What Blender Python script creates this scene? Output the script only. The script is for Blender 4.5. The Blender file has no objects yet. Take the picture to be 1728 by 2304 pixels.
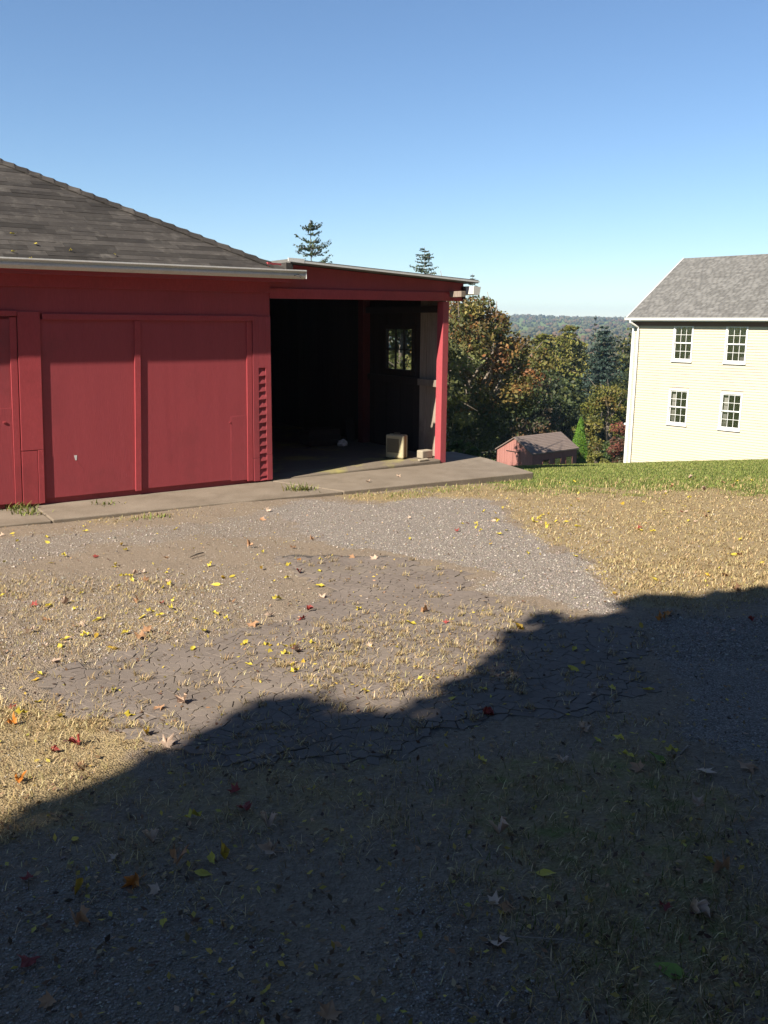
import bpy, math, random
import numpy as np
from mathutils import Matrix, Vector

rnd = random.Random(7)
rng = np.random.default_rng(11)
SC = bpy.context.scene
COL = SC.collection
R = math.radians

# ------------------------------------------------------------------ camera
FPX, CX, CY = 1950.0, 864.0, 1152.0
PITCH, ROLL = R(12.35), R(0.4)
EYE = np.array([0.0, 0.0, 1.6])
cf = np.array([0, math.cos(PITCH), -math.sin(PITCH)])
cr = np.array([1.0, 0, 0])
cu = np.cross(cr, cf)
right = cr * math.cos(ROLL) + cu * math.sin(ROLL)
up = -cr * math.sin(ROLL) + cu * math.cos(ROLL)
cam = bpy.data.cameras.new('camera')
camo = bpy.data.objects.new('camera', cam)
COL.objects.link(camo)
cam.sensor_fit = 'VERTICAL'
cam.sensor_height = 24.0
cam.lens = 24.0 * FPX / 2304.0
cam.clip_start = 0.05
cam.clip_end = 12000
camo.matrix_world = Matrix(((right[0], up[0], -cf[0], EYE[0]), (right[1], up[1], -cf[1], EYE[1]),
                            (right[2], up[2], -cf[2], EYE[2]), (0, 0, 0, 1)))
SC.camera = camo

# ------------------------------------------------------------------ sun and sky
SUN_EL = R(39.7)
SUN_H = np.array([-0.7005, -0.7135])
SUN_H /= np.linalg.norm(SUN_H)
SDIR = np.array([SUN_H[0] * math.cos(SUN_EL), SUN_H[1] * math.cos(SUN_EL), math.sin(SUN_EL)])
world = bpy.data.worlds.new('World')
SC.world = world
world.use_nodes = True
wn = world.node_tree
wn.nodes.clear()
wo = wn.nodes.new('ShaderNodeOutputWorld')
wb = wn.nodes.new('ShaderNodeBackground')
sky = wn.nodes.new('ShaderNodeTexSky')
sky.sky_type = 'NISHITA'
sky.sun_disc = False
sky.sun_elevation = SUN_EL
sky.sun_rotation = math.atan2(SUN_H[0], SUN_H[1])
sky.altitude = 100
sky.air_density = 1.0
sky.dust_density = 0.0
sky.ozone_density = 5.5
wb.inputs['Strength'].default_value = 0.055
wn.links.new(sky.outputs[0], wb.inputs[0])
wn.links.new(wb.outputs[0], wo.inputs[0])

sun = bpy.data.lights.new('sun', 'SUN')
sun.energy = 5.0
sun.angle = R(0.5)
sun.color = (1.0, 0.91, 0.77)
suno = bpy.data.objects.new('sun', sun)
COL.objects.link(suno)
suno.rotation_euler = Vector(-SDIR).to_track_quat('-Z', 'Y').to_euler()
suno.location = (-20, -22, 30)

SC.view_settings.view_transform = 'Standard'
SC.view_settings.look = 'None'
SC.view_settings.exposure = 1.4
SC.view_settings.gamma = 1.0
SC.view_settings.use_curve_mapping = False
SC.cycles.max_bounces = 8
SC.cycles.volume_bounces = 0
SC.cycles.transparent_max_bounces = 12


# ------------------------------------------------------------------ helpers
def tag(o, label=None, cat=None, group=None, kind=None):
    if label: o['label'] = label
    if cat: o['category'] = cat
    if group: o['group'] = group
    if kind: o['kind'] = kind
    return o


def empty(name, loc, rz=0.0):
    o = bpy.data.objects.new(name, None)
    o.empty_display_size = 0.3
    COL.objects.link(o)
    o.location = loc
    o.rotation_euler = (0, 0, rz)
    return o


def link(name, me, parent=None, loc=(0, 0, 0), rot=(0, 0, 0)):
    o = bpy.data.objects.new(name, me)
    COL.objects.link(o)
    if parent is not None: o.parent = parent
    o.location = loc
    o.rotation_euler = rot
    return o


class MB:
    """collects solid shapes into one mesh"""
    def __init__(self, warp=None):
        self.v, self.f, self.warp = [], [], warp

    def add(self, vs, fs):
        b = len(self.v)
        self.v += [tuple(p) for p in vs]
        self.f += [tuple(i + b for i in q) for q in fs]
        return self

    def box(self, x0, x1, y0, y1, z0, z1):
        return self.hexa([(x0, y0, z0), (x1, y0, z0), (x1, y1, z0), (x0, y1, z0),
                          (x0, y0, z1), (x1, y0, z1), (x1, y1, z1), (x0, y1, z1)])

    def hexa(self, p):
        return self.add(p, [(0, 3, 2, 1), (4, 5, 6, 7), (0, 1, 5, 4), (1, 2, 6, 5), (2, 3, 7, 6), (3, 0, 4, 7)])

    def extrude(self, prof, a, b, axis):
        """closed profile (list of 2-D points) pushed along axis x (profile y,z) or y (profile x,z)"""
        n = len(prof)
        f = (lambda t, p: (t, p[0], p[1])) if axis == 'x' else (lambda t, p: (p[0], t, p[1]))
        vs = [f(a, p) for p in prof] + [f(b, p) for p in prof]
        fs = [tuple(range(n))[::-1], tuple(range(n, 2 * n))]
        fs += [(i, (i + 1) % n, n + (i + 1) % n, n + i) for i in range(n)]
        return self.add(vs, fs)

    def tube(self, pts, radii, k=7):
        pts = [np.array(p, float) for p in pts]
        b = len(self.v)
        m = len(pts)
        for i, p in enumerate(pts):
            t = pts[min(i + 1, m - 1)] - pts[max(i - 1, 0)]
            t = t / (np.linalg.norm(t) + 1e-9)
            a = np.cross(t, (0, 0, 1) if abs(t[2]) < 0.9 else (1, 0, 0))
            a /= np.linalg.norm(a)
            c = np.cross(t, a)
            for j in range(k):
                w = 2 * math.pi * j / k
                self.v.append(tuple(p + radii[i] * (math.cos(w) * a + math.sin(w) * c)))
        for i in range(m - 1):
            for j in range(k):
                q = (j + 1) % k
                self.f.append((b + i * k + j, b + i * k + q, b + (i + 1) * k + q, b + (i + 1) * k + j))
        self.f.append(tuple(b + j for j in range(k))[::-1])
        self.f.append(tuple(b + (m - 1) * k + j for j in range(k)))
        return self

    def mesh(self, name, mat):
        v = [self.warp(p) for p in self.v] if self.warp else self.v
        me = bpy.data.meshes.new(name)
        me.from_pydata(v, [], self.f)
        me.materials.append(mat)
        me.update()
        return me

    def build(self, name, mat, parent=None, bevel=0.0, smooth=False):
        o = link(name, self.mesh(name, mat), parent)
        if bevel:
            m = o.modifiers.new('bevel', 'BEVEL')
            m.width = bevel
            m.segments = 2
            m.limit_method = 'ANGLE'
            m.angle_limit = R(40)
        if smooth:
            o.data.polygons.foreach_set('use_smooth', [True] * len(o.data.polygons))
        return o


def fast_mesh(name, verts, faces, mat, cols=None, smooth=False):
    """verts (n,3), faces (m,k) with constant k; cols (m,3) one colour per face"""
    me = bpy.data.meshes.new(name)
    verts = np.asarray(verts, np.float32)
    faces = np.asarray(faces, np.int32)
    m, k = faces.shape
    me.vertices.add(len(verts))
    me.vertices.foreach_set('co', verts.ravel())
    me.loops.add(m * k)
    me.loops.foreach_set('vertex_index', faces.ravel())
    me.polygons.add(m)
    me.polygons.foreach_set('loop_start', np.arange(m, dtype=np.int32) * k)
    me.polygons.foreach_set('loop_total', np.full(m, k, np.int32))
    if smooth: me.polygons.foreach_set('use_smooth', np.ones(m, bool))
    me.update(calc_edges=True)
    if cols is not None:
        at = me.attributes.new('tint', 'FLOAT_COLOR', 'FACE')
        c = np.ones((m, 4), np.float32)
        c[:, :3] = cols
        at.data.foreach_set('color', c.ravel())
    me.materials.append(mat)
    return me


# --- camera rays, only used to read where things stand on the real ground
def ray(x, y):
    a, b = (x - CX) / FPX, -(y - CY) / FPX
    return cf + a * right + b * up


def at(x, y, Y):
    d = ray(x, y)
    return EYE + d * (Y / d[1])


def smooth01(t):
    t = np.clip(t, 0, 1)
    return t * t * (3 - 2 * t)


def ground_z(x, y):
    """the real terrain: a yard that tilts away, a crest, a falling lawn, a valley and a far ridge"""
    x = np.asarray(x, float)
    y = np.asarray(y, float)
    z = 0.0152 * np.clip(x, -60, 60)
    s1 = np.minimum(y, 12) * 0.053
    t = np.clip(y - 12, 0, 8.2)
    s2 = 0.053 * t + 0.009 * t * t
    t = np.clip(y - 20.2, 0, 39.8)
    s3 = 0.2 * t
    t = np.clip(y - 60, 0, 80)
    s4 = 0.2 * t - 0.2 * t * t / 160
    z = z - s1 - s2 - s3 - s4
    z = z - smooth01((y - 11.5) / 6) * 0.018 * np.clip(8.6 - x, 0, 9)
    z = z - 0.04 * smooth01((-x - 2.0) / 1.5) * smooth01((y - 7.4) / 0.9)   # the yard dips a little along the slab
    r = np.sqrt(x * x + y * y)
    far = smooth01((r - 420) / 1500.0)
    ridge = 25 + 3 * np.sin(x * 0.0031 + 0.6) + 1.5 * np.sin(x * 0.0083) + 1 * np.sin(x * 0.021 + 2)
    return z + far * ridge


def on_ground(x, y):
    d = ray(x, y)
    lo, hi = 0.5, 70.0
    for i in range(60):
        m = 0.5 * (lo + hi)
        p = EYE + d * m
        if p[2] > ground_z(p[0], p[1]): lo = m
        else: hi = m
    p = EYE + d * lo
    return np.array([p[0], p[1], float(ground_z(p[0], p[1]))])


# ------------------------------------------------------------------ materials
def new_mat(name):
    m = bpy.data.materials.new(name)
    m.use_nodes = True
    nt = m.node_tree
    nt.nodes.clear()
    out = nt.nodes.new('ShaderNodeOutputMaterial')
    return m, nt, out


def N(nt, kind, **kw):
    n = nt.nodes.new(kind)
    for k, v in kw.items():
        if k in n.inputs: n.inputs[k].default_value = v
        else: setattr(n, k, v)
    return n


def L(nt, a, b): nt.links.new(a, b)


def ramp(nt, fac, stops):
    r = nt.nodes.new('ShaderNodeValToRGB')
    el = r.color_ramp.elements
    while len(el) < len(stops): el.new(0.5)
    for e, (p, c) in zip(el, stops):
        e.position = p
        e.color = (*c, 1) if len(c) == 3 else c
    if fac is not None: L(nt, fac, r.inputs[0])
    return r


def mixc(nt, fac, a, b, mode='MIX'):
    m = nt.nodes.new('ShaderNodeMix')
    m.data_type = 'RGBA'
    m.blend_type = mode
    for sock, val in ((m.inputs[0], fac), (m.inputs[6], a), (m.inputs[7], b)):
        if hasattr(val, 'links'): L(nt, val, sock)
        elif isinstance(val, (int, float)): sock.default_value = val
        else: sock.default_value = (*val, 1)
    return m.outputs[2]


def coords(nt, scale=(1, 1, 1), kind='Object'):
    tc = nt.nodes.new('ShaderNodeTexCoord')
    mp = nt.nodes.new('ShaderNodeMapping')
    mp.inputs['Scale'].default_value = scale
    L(nt, tc.outputs[kind], mp.inputs[0])
    return mp.outputs[0]


def noise(nt, vec, scale, detail=4, rough=0.6):
    n = N(nt, 'ShaderNodeTexNoise', Scale=scale, Detail=detail, Roughness=rough)
    L(nt, vec, n.inputs['Vector'])
    return n.outputs['Fac']


def surface(name, c0, c1, scale=3.0, stretch=(1, 1, 1), rough=0.6, bump=0.15, fine=60.0, dirt=None, dirt_scale=1.2,
            spec=0.35, jitter=0.0, bdist=0.01, splash=None):
    """a weathered coating: two tones in a large noise, a fine grain, optional stains, bump"""
    m, nt, out = new_mat(name)
    v = coords(nt, stretch)
    n1 = noise(nt, v, scale, 6)
    n2 = noise(nt, v, fine, 3)
    col = mixc(nt, ramp(nt, n1, [(0.3, (0, 0, 0)), (0.7, (1, 1, 1))]).outputs[0], c0, c1)
    col = mixc(nt, 0.35, col, ramp(nt, n2, [(0.25, tuple(x * 0.72 for x in c0)), (0.75, tuple(min(1, x * 1.3) for x in c1))]).outputs[0])
    if dirt:
        n3 = noise(nt, coords(nt, (1, 1, 1)), dirt_scale, 8, 0.7)
        col = mixc(nt, ramp(nt, n3, [(0.52, (0, 0, 0)), (0.7, (0.8, 0.8, 0.8))]).outputs[0], col, dirt)
    if splash:
        # mud and rain wear along the foot of the boards, ragged with noise
        sx = nt.nodes.new('ShaderNodeSeparateXYZ')
        L(nt, coords(nt), sx.inputs[0])
        ma = N(nt, 'ShaderNodeMath', operation='MULTIPLY_ADD')
        L(nt, noise(nt, coords(nt, (5, 5, 1)), 2.5, 6, 0.7), ma.inputs[0])
        ma.inputs[1].default_value = -0.7
        L(nt, sx.outputs['Z'], ma.inputs[2])
        col = mixc(nt, ramp(nt, ma.outputs[0], [(0.0, (0.75, 0.75, 0.75)), (0.06, (0, 0, 0))]).outputs[0], col, splash)
    if jitter:
        oi = nt.nodes.new('ShaderNodeObjectInfo')
        hs = N(nt, 'ShaderNodeHueSaturation')
        mr = N(nt, 'ShaderNodeMapRange')
        mr.inputs['To Min'].default_value = 1 - jitter
        mr.inputs['To Max'].default_value = 1 + jitter
        L(nt, oi.outputs['Random'], mr.inputs['Value'])
        L(nt, mr.outputs[0], hs.inputs['Value'])
        L(nt, col, hs.inputs['Color'])
        col = hs.outputs[0]
    b = N(nt, 'ShaderNodeBsdfPrincipled')
    b.inputs['Roughness'].default_value = rough
    b.inputs['Specular IOR Level'].default_value = spec
    L(nt, col, b.inputs['Base Color'])
    if bump:
        bp = N(nt, 'ShaderNodeBump', Strength=bump, Distance=bdist)
        L(nt, n2, bp.inputs['Height'])
        L(nt, bp.outputs[0], b.inputs['Normal'])
    L(nt, b.outputs[0], out.inputs[0])
    return m


def tint_mat(name, rough=0.7, trans=0.3, spec=0.3, jitter=0.0):
    """colour comes from the tint stored with every leaf, blade or stone"""
    m, nt, out = new_mat(name)
    a = N(nt, 'ShaderNodeAttribute', attribute_name='tint')
    b = N(nt, 'ShaderNodeBsdfPrincipled')
    b.inputs['Roughness'].default_value = rough
    b.inputs['Specular IOR Level'].default_value = spec
    L(nt, a.outputs['Color'], b.inputs['Base Color'])
    if trans:
        t = N(nt, 'ShaderNodeBsdfTranslucent')
        L(nt, a.outputs['Color'], t.inputs[0])
        mx = N(nt, 'ShaderNodeMixShader')
        mx.inputs[0].default_value = trans
        L(nt, b.outputs[0], mx.inputs[1])
        L(nt, t.outputs[0], mx.inputs[2])
        L(nt, mx.outputs[0], out.inputs[0])
    else:
        L(nt, b.outputs[0], out.inputs[0])
    return m


def glass_mat(name, refl=0.1, tint=(1, 1, 1)):
    m, nt, out = new_mat(name)
    t = N(nt, 'ShaderNodeBsdfTransparent')
    t.inputs[0].default_value = (*tint, 1)
    g = N(nt, 'ShaderNodeBsdfGlossy')
    g.inputs['Roughness'].default_value = 0.02
    lw = N(nt, 'ShaderNodeLayerWeight', Blend=0.5)
    pw = N(nt, 'ShaderNodeMath', operation='POWER')
    pw.inputs[1].default_value = 4.0
    L(nt, lw.outputs['Facing'], pw.inputs[0])
    mt = N(nt, 'ShaderNodeMath', operation='MULTIPLY_ADD')
    mt.inputs[1].default_value = 0.5
    mt.inputs[2].default_value = refl
    L(nt, pw.outputs[0], mt.inputs[0])
    mx = N(nt, 'ShaderNodeMixShader')
    L(nt, mt.outputs[0], mx.inputs[0])
    L(nt, t.outputs[0], mx.inputs[1])
    L(nt, g.outputs[0], mx.inputs[2])
    L(nt, mx.outputs[0], out.inputs[0])
    return m


M = {}
M['red'] = surface('red_barn_paint', (0.262, 0.046, 0.056), (0.32, 0.059, 0.068), 1.3, (7, 7, 0.45), 0.55, 0.35, 22, (0.215, 0.047, 0.053), 0.9, 0.2, bdist=0.004)
M['red_trim'] = surface('red_trim_paint', (0.2964, 0.04864, 0.05776), (0.3496, 0.0608, 0.0684), 2.5, (1, 1, 0.3), 0.42, 0.2, 70, (0.235, 0.044, 0.05), 1.5, 0.2, bdist=0.003)
M['post_red'] = surface('post_paint', (0.288, 0.05184, 0.06336), (0.3384, 0.0648, 0.0756), 3, (1, 1, 0.3), 0.45, 0.35, 60, (0.26, 0.07, 0.07), 3.0, 0.35, bdist=0.006)
M['white'] = surface('white_aluminium', (0.54, 0.54, 0.54), (0.6, 0.6, 0.585), 4, (1, 1, 1), 0.45, 0.05, 60, (0.5, 0.49, 0.45), 2.2, 0.4)
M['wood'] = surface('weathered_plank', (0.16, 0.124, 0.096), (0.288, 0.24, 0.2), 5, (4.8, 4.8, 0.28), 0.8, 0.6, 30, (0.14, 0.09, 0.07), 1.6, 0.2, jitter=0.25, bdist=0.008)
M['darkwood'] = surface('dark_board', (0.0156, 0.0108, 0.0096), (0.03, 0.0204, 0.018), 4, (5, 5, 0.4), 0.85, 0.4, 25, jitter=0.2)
M['shingle'] = surface('barn_shingle', (0.024, 0.0215, 0.0205), (0.050, 0.045, 0.041), 2.0, (1, 1, 1), 0.9, 0.5, 120, (0.078, 0.071, 0.064), 6.0, 0.1, jitter=0.34, bdist=0.006)
M['concrete'] = surface('concrete', (0.112, 0.09, 0.068), (0.20, 0.166, 0.132), 1.7, (1, 1, 1), 0.9, 0.3, 70, (0.10, 0.08, 0.06), 1.1, 0.1)
M['floorc'] = surface('shed_floor', (0.0975, 0.07875, 0.06), (0.15, 0.1237, 0.0975), 1.5, (1, 1, 1), 0.9, 0.3, 60, (0.30, 0.27, 0.07), 1.3, 0.2)
M['block'] = surface('block_concrete', (0.238, 0.203, 0.154), (0.294, 0.259, 0.203), 6, (1, 1, 1), 0.95, 0.6, 90, (0.25, 0.2, 0.13), 4, 0.15)
M['vinyl'] = surface('cream_vinyl', (0.39, 0.348, 0.266), (0.425, 0.38, 0.290), 0.8, (1, 1, 1), 0.5, 0.05, 30, (0.345, 0.315, 0.25), 0.5, 0.3)
M['vinyl_white'] = surface('white_vinyl', (0.5472, 0.5472, 0.5472), (0.576, 0.576, 0.576), 1, (1, 1, 1), 0.45, 0.03, 30)
M['house_shingle'] = surface('house_shingle', (0.08625, 0.08625, 0.0825), (0.15, 0.1462, 0.1387), 1.1, (1, 1, 1), 0.95, 0.3, 50, (0.15, 0.14, 0.135), 3)
M['soffit'] = surface('eave_shadow_brown', (0.10, 0.06, 0.055), (0.13, 0.08, 0.07), 2, (1, 1, 1), 0.7, 0.05, 30)  # brown of the shadow band painted under the house eave
M['dark_room'] = surface('room_dark', (0.0825, 0.075, 0.08625), (0.105, 0.0975, 0.105), 2, (1, 1, 1), 0.9, 0, 30)
M['curtain'] = surface('curtain_cloth', (0.225, 0.216, 0.2025), (0.279, 0.27, 0.2565), 3, (8, 8, 0.3), 0.9, 0.1, 20)
M['glass'] = glass_mat('window_glass', 0.16)
M['old_glass'] = glass_mat('dusty_glass', 0.02, (0.80, 0.82, 0.82))
M['shed_red'] = surface('shed_siding', (0.235, 0.105, 0.09), (0.29, 0.135, 0.115), 1.2, (3, 3, 0.4), 0.8, 0.3, 30, (0.19, 0.085, 0.075), 1.5, 0.2)
M['shed_roof'] = surface('shed_shingle', (0.112, 0.084, 0.072), (0.16, 0.124, 0.108), 2, (1, 1, 1), 0.95, 0.3, 30, (0.12, 0.09, 0.08), 2)
M['bark'] = surface('bark', (0.09, 0.07, 0.055), (0.17, 0.14, 0.11), 3, (4, 4, 0.8), 0.9, 0.7, 25, bdist=0.02)
M['pale_bark'] = surface('pale_bark', (0.15, 0.12, 0.095), (0.22, 0.18, 0.145), 3, (4, 4, 0.8), 0.9, 0.5, 25)
M['leaf'] = tint_mat('tree_leaf', 0.6, 0.25)
M['needle'] = tint_mat('needles', 0.65, 0.1)
M['grass'] = tint_mat('grass_blade', 0.7, 0.25, 0.15)
M['stone'] = tint_mat('gravel_stone', 0.85, 0.0, 0.2)
M['far_leaf'] = tint_mat('far_canopy', 0.9, 0.0, 0.1)
M['asphalt'] = surface('worn_asphalt', (0.115, 0.094, 0.08), (0.16, 0.133, 0.115), 3, (1, 1, 1), 0.95, 0.5, 150, (0.15, 0.125, 0.10), 2.0, 0.1, jitter=0.07, bdist=0.004)
M['case'] = surface('cream_case', (0.322, 0.28, 0.175), (0.378, 0.336, 0.224), 5, (1, 1, 1), 0.45, 0.1, 50, (0.36, 0.29, 0.17), 4)
M['case_brown'] = surface('brown_band', (0.27, 0.14, 0.05), (0.34, 0.18, 0.07), 5, (1, 1, 1), 0.5, 0.1, 50)
M['case_dark'] = surface('dark_panel', (0.10, 0.085, 0.06), (0.14, 0.12, 0.08), 5, (1, 1, 1), 0.6, 0.1, 50)
M['plastic_bag'] = surface('white_plastic', (0.6, 0.6, 0.62), (0.7, 0.7, 0.72), 5, (1, 1, 1), 0.4, 0.1, 50)
M['shaded_red'] = surface('shaded_red_post', (0.06, 0.014, 0.016), (0.09, 0.02, 0.022), 2, (1, 1, 0.4), 0.8, 0.3, 40)  # red darkened in colour for shade on the bay's inner post
M['metal'] = surface('dull_metal', (0.3, 0.3, 0.3), (0.38, 0.38, 0.38), 5, (1, 1, 1), 0.4, 0.05, 50)


# ------------------------------------------------------------------ ground
def poly_sd(px, py, poly):
    """signed distance (positive inside) of points to a polygon"""
    P = np.asarray(poly, float)[:, :2]
    d2 = np.full(px.shape, 1e18)
    inside = np.zeros(px.shape, bool)
    n = len(P)
    for i in range(n):
        x0, y0 = P[i]
        x1, y1 = P[(i + 1) % n]
        ex, ey = x1 - x0, y1 - y0
        t = np.clip(((px - x0) * ex + (py - y0) * ey) / (ex * ex + ey * ey + 1e-12), 0, 1)
        d2 = np.minimum(d2, (px - x0 - t * ex) ** 2 + (py - y0 - t * ey) ** 2)
        c = (y0 > py) != (y1 > py)
        with np.errstate(divide='ignore', invalid='ignore'):
            xi = x0 + (py - y0) * ex / (ey if ey else 1e-12)
        inside ^= c & (px < xi)
    d = np.sqrt(d2)
    return np.where(inside, d, -d)


def G(*pts): return [on_ground(x, y) for x, y in pts]


ZONE = {
    'gravel': [
        (G((864, 1135), (994, 1116), (1114, 1122), (1156, 1176), (1229, 1218), (1333, 1262), (1343, 1301), (1390, 1343), (1385, 1385),
           (1333, 1379), (1260, 1361), (1176, 1345), (1072, 1327), (1083, 1305), (1150, 1308), (1114, 1286), (968, 1260), (864, 1243),
           (750, 1225), (660, 1190), (620, 1150), (670, 1120)), 1.0),
        (G((720, 1225), (599, 1212), (469, 1210), (365, 1230), (208, 1231), (104, 1257), (0, 1285), (-120, 1295), (-120, 1215), (0, 1212), (104, 1200),
           (260, 1190), (469, 1172), (599, 1142), (680, 1130)), 0.5),
        (G((1470, 1400), (1728, 1380), (1850, 1500), (1850, 1740), (1640, 1720), (1540, 1640), (1500, 1560), (1440, 1480)), 0.75),
        (G((-100, 1900), (180, 1950), (430, 2010), (620, 2100), (660, 2304), (600, 2420), (-150, 2420)), 0.45),
        (G((830, 1930), (1000, 1950), (1080, 2080), (1230, 2250), (1250, 2420), (760, 2420), (800, 2150)), 0.5),
        (G((-60, 1290), (300, 1280), (620, 1260), (700, 1330), (600, 1390), (380, 1440), (-60, 1520)), 0.36),
        (G((1080, 1112), (1300, 1130), (1420, 1200), (1450, 1330), (1390, 1370), (1330, 1300), (1220, 1215), (1140, 1170)), 0.34),
    ],
    'asphalt': [
        (G((864, 1245), (640, 1250), (730, 1330), (640, 1400), (470, 1440), (330, 1460), (110, 1500), (60, 1560), (200, 1600), (330, 1650), (380, 1720),
           (700, 1720), (1000, 1640), (1400, 1600), (1500, 1520), (1440, 1420), (1280, 1380), (1130, 1360), (1060, 1335), (1040, 1290)), 1.0),
    ],
    'dry': [
        (G((1130, 1120), (1400, 1098), (1800, 1085), (1900, 1330), (1500, 1370), (1400, 1350), (1345, 1300), (1330, 1262), (1230, 1218), (1150, 1176)), 1.0),
        (G((760, 1112), (900, 1106), (1100, 1100), (1000, 1114), (864, 1126), (780, 1124)), 0.8),
        (G((-80, 1580), (120, 1585), (230, 1620), (330, 1670), (380, 1760), (250, 1800), (-80, 1950)), 1.0),
        (G((660, 1420), (900, 1380), (1180, 1370), (1130, 1470), (960, 1560), (760, 1570), (600, 1500)), 0.6),
        (G((-60, 1300), (420, 1310), (560, 1400), (380, 1450), (100, 1500), (-60, 1560)), 0.42),
        (G((300, 1700), (900, 1650), (1000, 1850), (800, 1950), (420, 1960), (100, 1900)), 0.55),
        (G((1000, 1700), (1450, 1640), (1728, 1760), (1850, 2000), (1850, 2420), (1300, 2420), (1060, 2050), (960, 1900)), 0.6),
        (G((940, 1102), (1150, 1080), (1260, 1078), (1420, 1092), (1400, 1115), (1130, 1130), (980, 1120)), 0.85),
        (G((180, 1165), (420, 1145), (430, 1160), (200, 1185)), 0.5),
    ],
    'green': [
        (G((1000, 1700), (1450, 1640), (1728, 1760), (1850, 2000), (1850, 2420), (1300, 2420), (1060, 2050), (960, 1900)), 0.40),
        (G((800, 1112), (960, 1098), (1180, 1082), (1205, 1092), (1020, 1108), (860, 1122)), 0.42),
        (G((1120, 1082), (1230, 1072), (1400, 1080), (1400, 1100), (1200, 1108), (1100, 1100)), 0.5),
    ],
}
LAWN_EDGE = [(0.9, 12.3), (1.8, 11.9), (2.6, 11.35), (3.6, 11.1), (6.0, 10.95), (12, 11.2), (40, 14)]


def wob(x, y, s, seed=0.0):
    return (np.sin(x * s + 1.3 * np.sin(y * s * 0.7 + seed)) + np.sin(y * s * 1.13 + 1.7 * np.sin(x * s * 0.61 + 2 + seed)) +
            0.6 * np.sin((x + y) * s * 2.3 + seed) + 0.5 * np.sin((x - y) * s * 2.9 + 1 + seed)) / 3.1


def zone(kind, x, y):
    x = np.asarray(x, float)
    y = np.asarray(y, float)
    w = np.zeros(x.shape)
    for poly, s in ZONE[kind]:
        sd = poly_sd(x, y, poly) + 0.13 * wob(x, y, 3.7, 5) + 0.10 * wob(x, y, 8.0) + 0.06 * wob(x, y, 21.0, 3)
        w = np.maximum(w, s * smooth01(0.5 + sd / (0.42 if kind in ('gravel', 'asphalt') else 0.7)))
    if kind == 'green':
        le = np.interp(x, [p[0] for p in LAWN_EDGE], [p[1] for p in LAWN_EDGE])
        le = le + 0.35 * wob(x, y, 2.1) + 0.12 * wob(x, y, 9)
        rr = (x > 0.6) & (y > 9)
        w = np.maximum(w, np.where(rr, smooth01(0.5 + (y - le + 0.5 * wob(x, y, 4.3, 2)) / 1.6), 0))
        w = np.maximum(w, smooth01((y - 15) / 4.0))
        w = np.maximum(w, smooth01((-y - 1.0) / 3) * 0.9)
    return w


def axis_steps(lo, hi, step, grow, end):
    a = list(np.arange(lo, hi + 1e-6, step))
    s = step
    while a[-1] < end:
        s *= grow
        a.append(a[-1] + s)
    s = step
    while a[0] > -end:
        s *= grow
        a.insert(0, a[0] - s)
    return np.array(a)


gx = axis_steps(-6.0, 8.5, 0.06, 1.12, 2300)
gy = axis_steps(0.8, 15.0, 0.06, 1.10, 2300)
XX, YY = np.meshgrid(gx, gy)
near = np.exp(-((XX - 1) ** 2 + (YY - 7) ** 2) / 160)
ZZ = ground_z(XX, YY) + near * (0.012 * wob(XX, YY, 2.3) + 0.006 * wob(XX, YY, 9.1, 2))
nxg, nyg = len(gx), len(gy)
gv = np.stack([XX.ravel(), YY.ravel(), ZZ.ravel()], 1)
idx = np.arange(nxg * nyg).reshape(nyg, nxg)
gf = np.stack([idx[:-1, :-1], idx[:-1, 1:], idx[1:, 1:], idx[1:, :-1]], -1).reshape(-1, 4)

m, nt, out = new_mat('yard_ground')
v = coords(nt)
att = N(nt, 'ShaderNodeAttribute', attribute_name='zones')
sep = N(nt, 'ShaderNodeSeparateColor')
L(nt, att.outputs['Color'], sep.inputs[0])
nf = noise(nt, v, 45, 5, 0.7)
nm = noise(nt, v, 9, 5, 0.65)
nl = noise(nt, v, 1.6, 5, 0.6)
dirt = mixc(nt, nm, (0.13, 0.10, 0.074), (0.235, 0.185, 0.136))
dirt = mixc(nt, 0.5, dirt, ramp(nt, nf, [(0.3, (0.075, 0.058, 0.044)), (0.7, (0.33, 0.265, 0.20))]).outputs[0])
vor = N(nt, 'ShaderNodeTexVoronoi', Scale=110)
L(nt, v, vor.inputs['Vector'])
vcs = N(nt, 'ShaderNodeSeparateColor')
L(nt, vor.outputs['Color'], vcs.inputs[0])
gra = ramp(nt, vcs.outputs[0], [(0.0, (0.17, 0.144, 0.122)), (0.45, (0.23, 0.198, 0.17)), (0.8, (0.29, 0.254, 0.222)), (1.0, (0.35, 0.312, 0.28))]).outputs[0]
gra = mixc(nt, ramp(nt, vor.outputs['Distance'], [(0.3, (0, 0, 0)), (0.75, (1, 1, 1))]).outputs[0], gra, (0.12, 0.105, 0.093))
dry = mixc(nt, nm, (0.19, 0.138, 0.072), (0.30, 0.232, 0.128))
dry = mixc(nt, 0.5, dry, ramp(nt, nf, [(0.3, (0.085, 0.06, 0.034)), (0.75, (0.39, 0.305, 0.175))]).outputs[0])
grn = mixc(nt, nm, (0.095, 0.122, 0.03), (0.15, 0.172, 0.045))
grn = mixc(nt, 0.4, grn, ramp(nt, nf, [(0.3, (0.03, 0.05, 0.015)), (0.75, (0.14, 0.19, 0.05))]).outputs[0])
asp = mixc(nt, nf, (0.055, 0.048, 0.044), (0.10, 0.088, 0.08))


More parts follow.
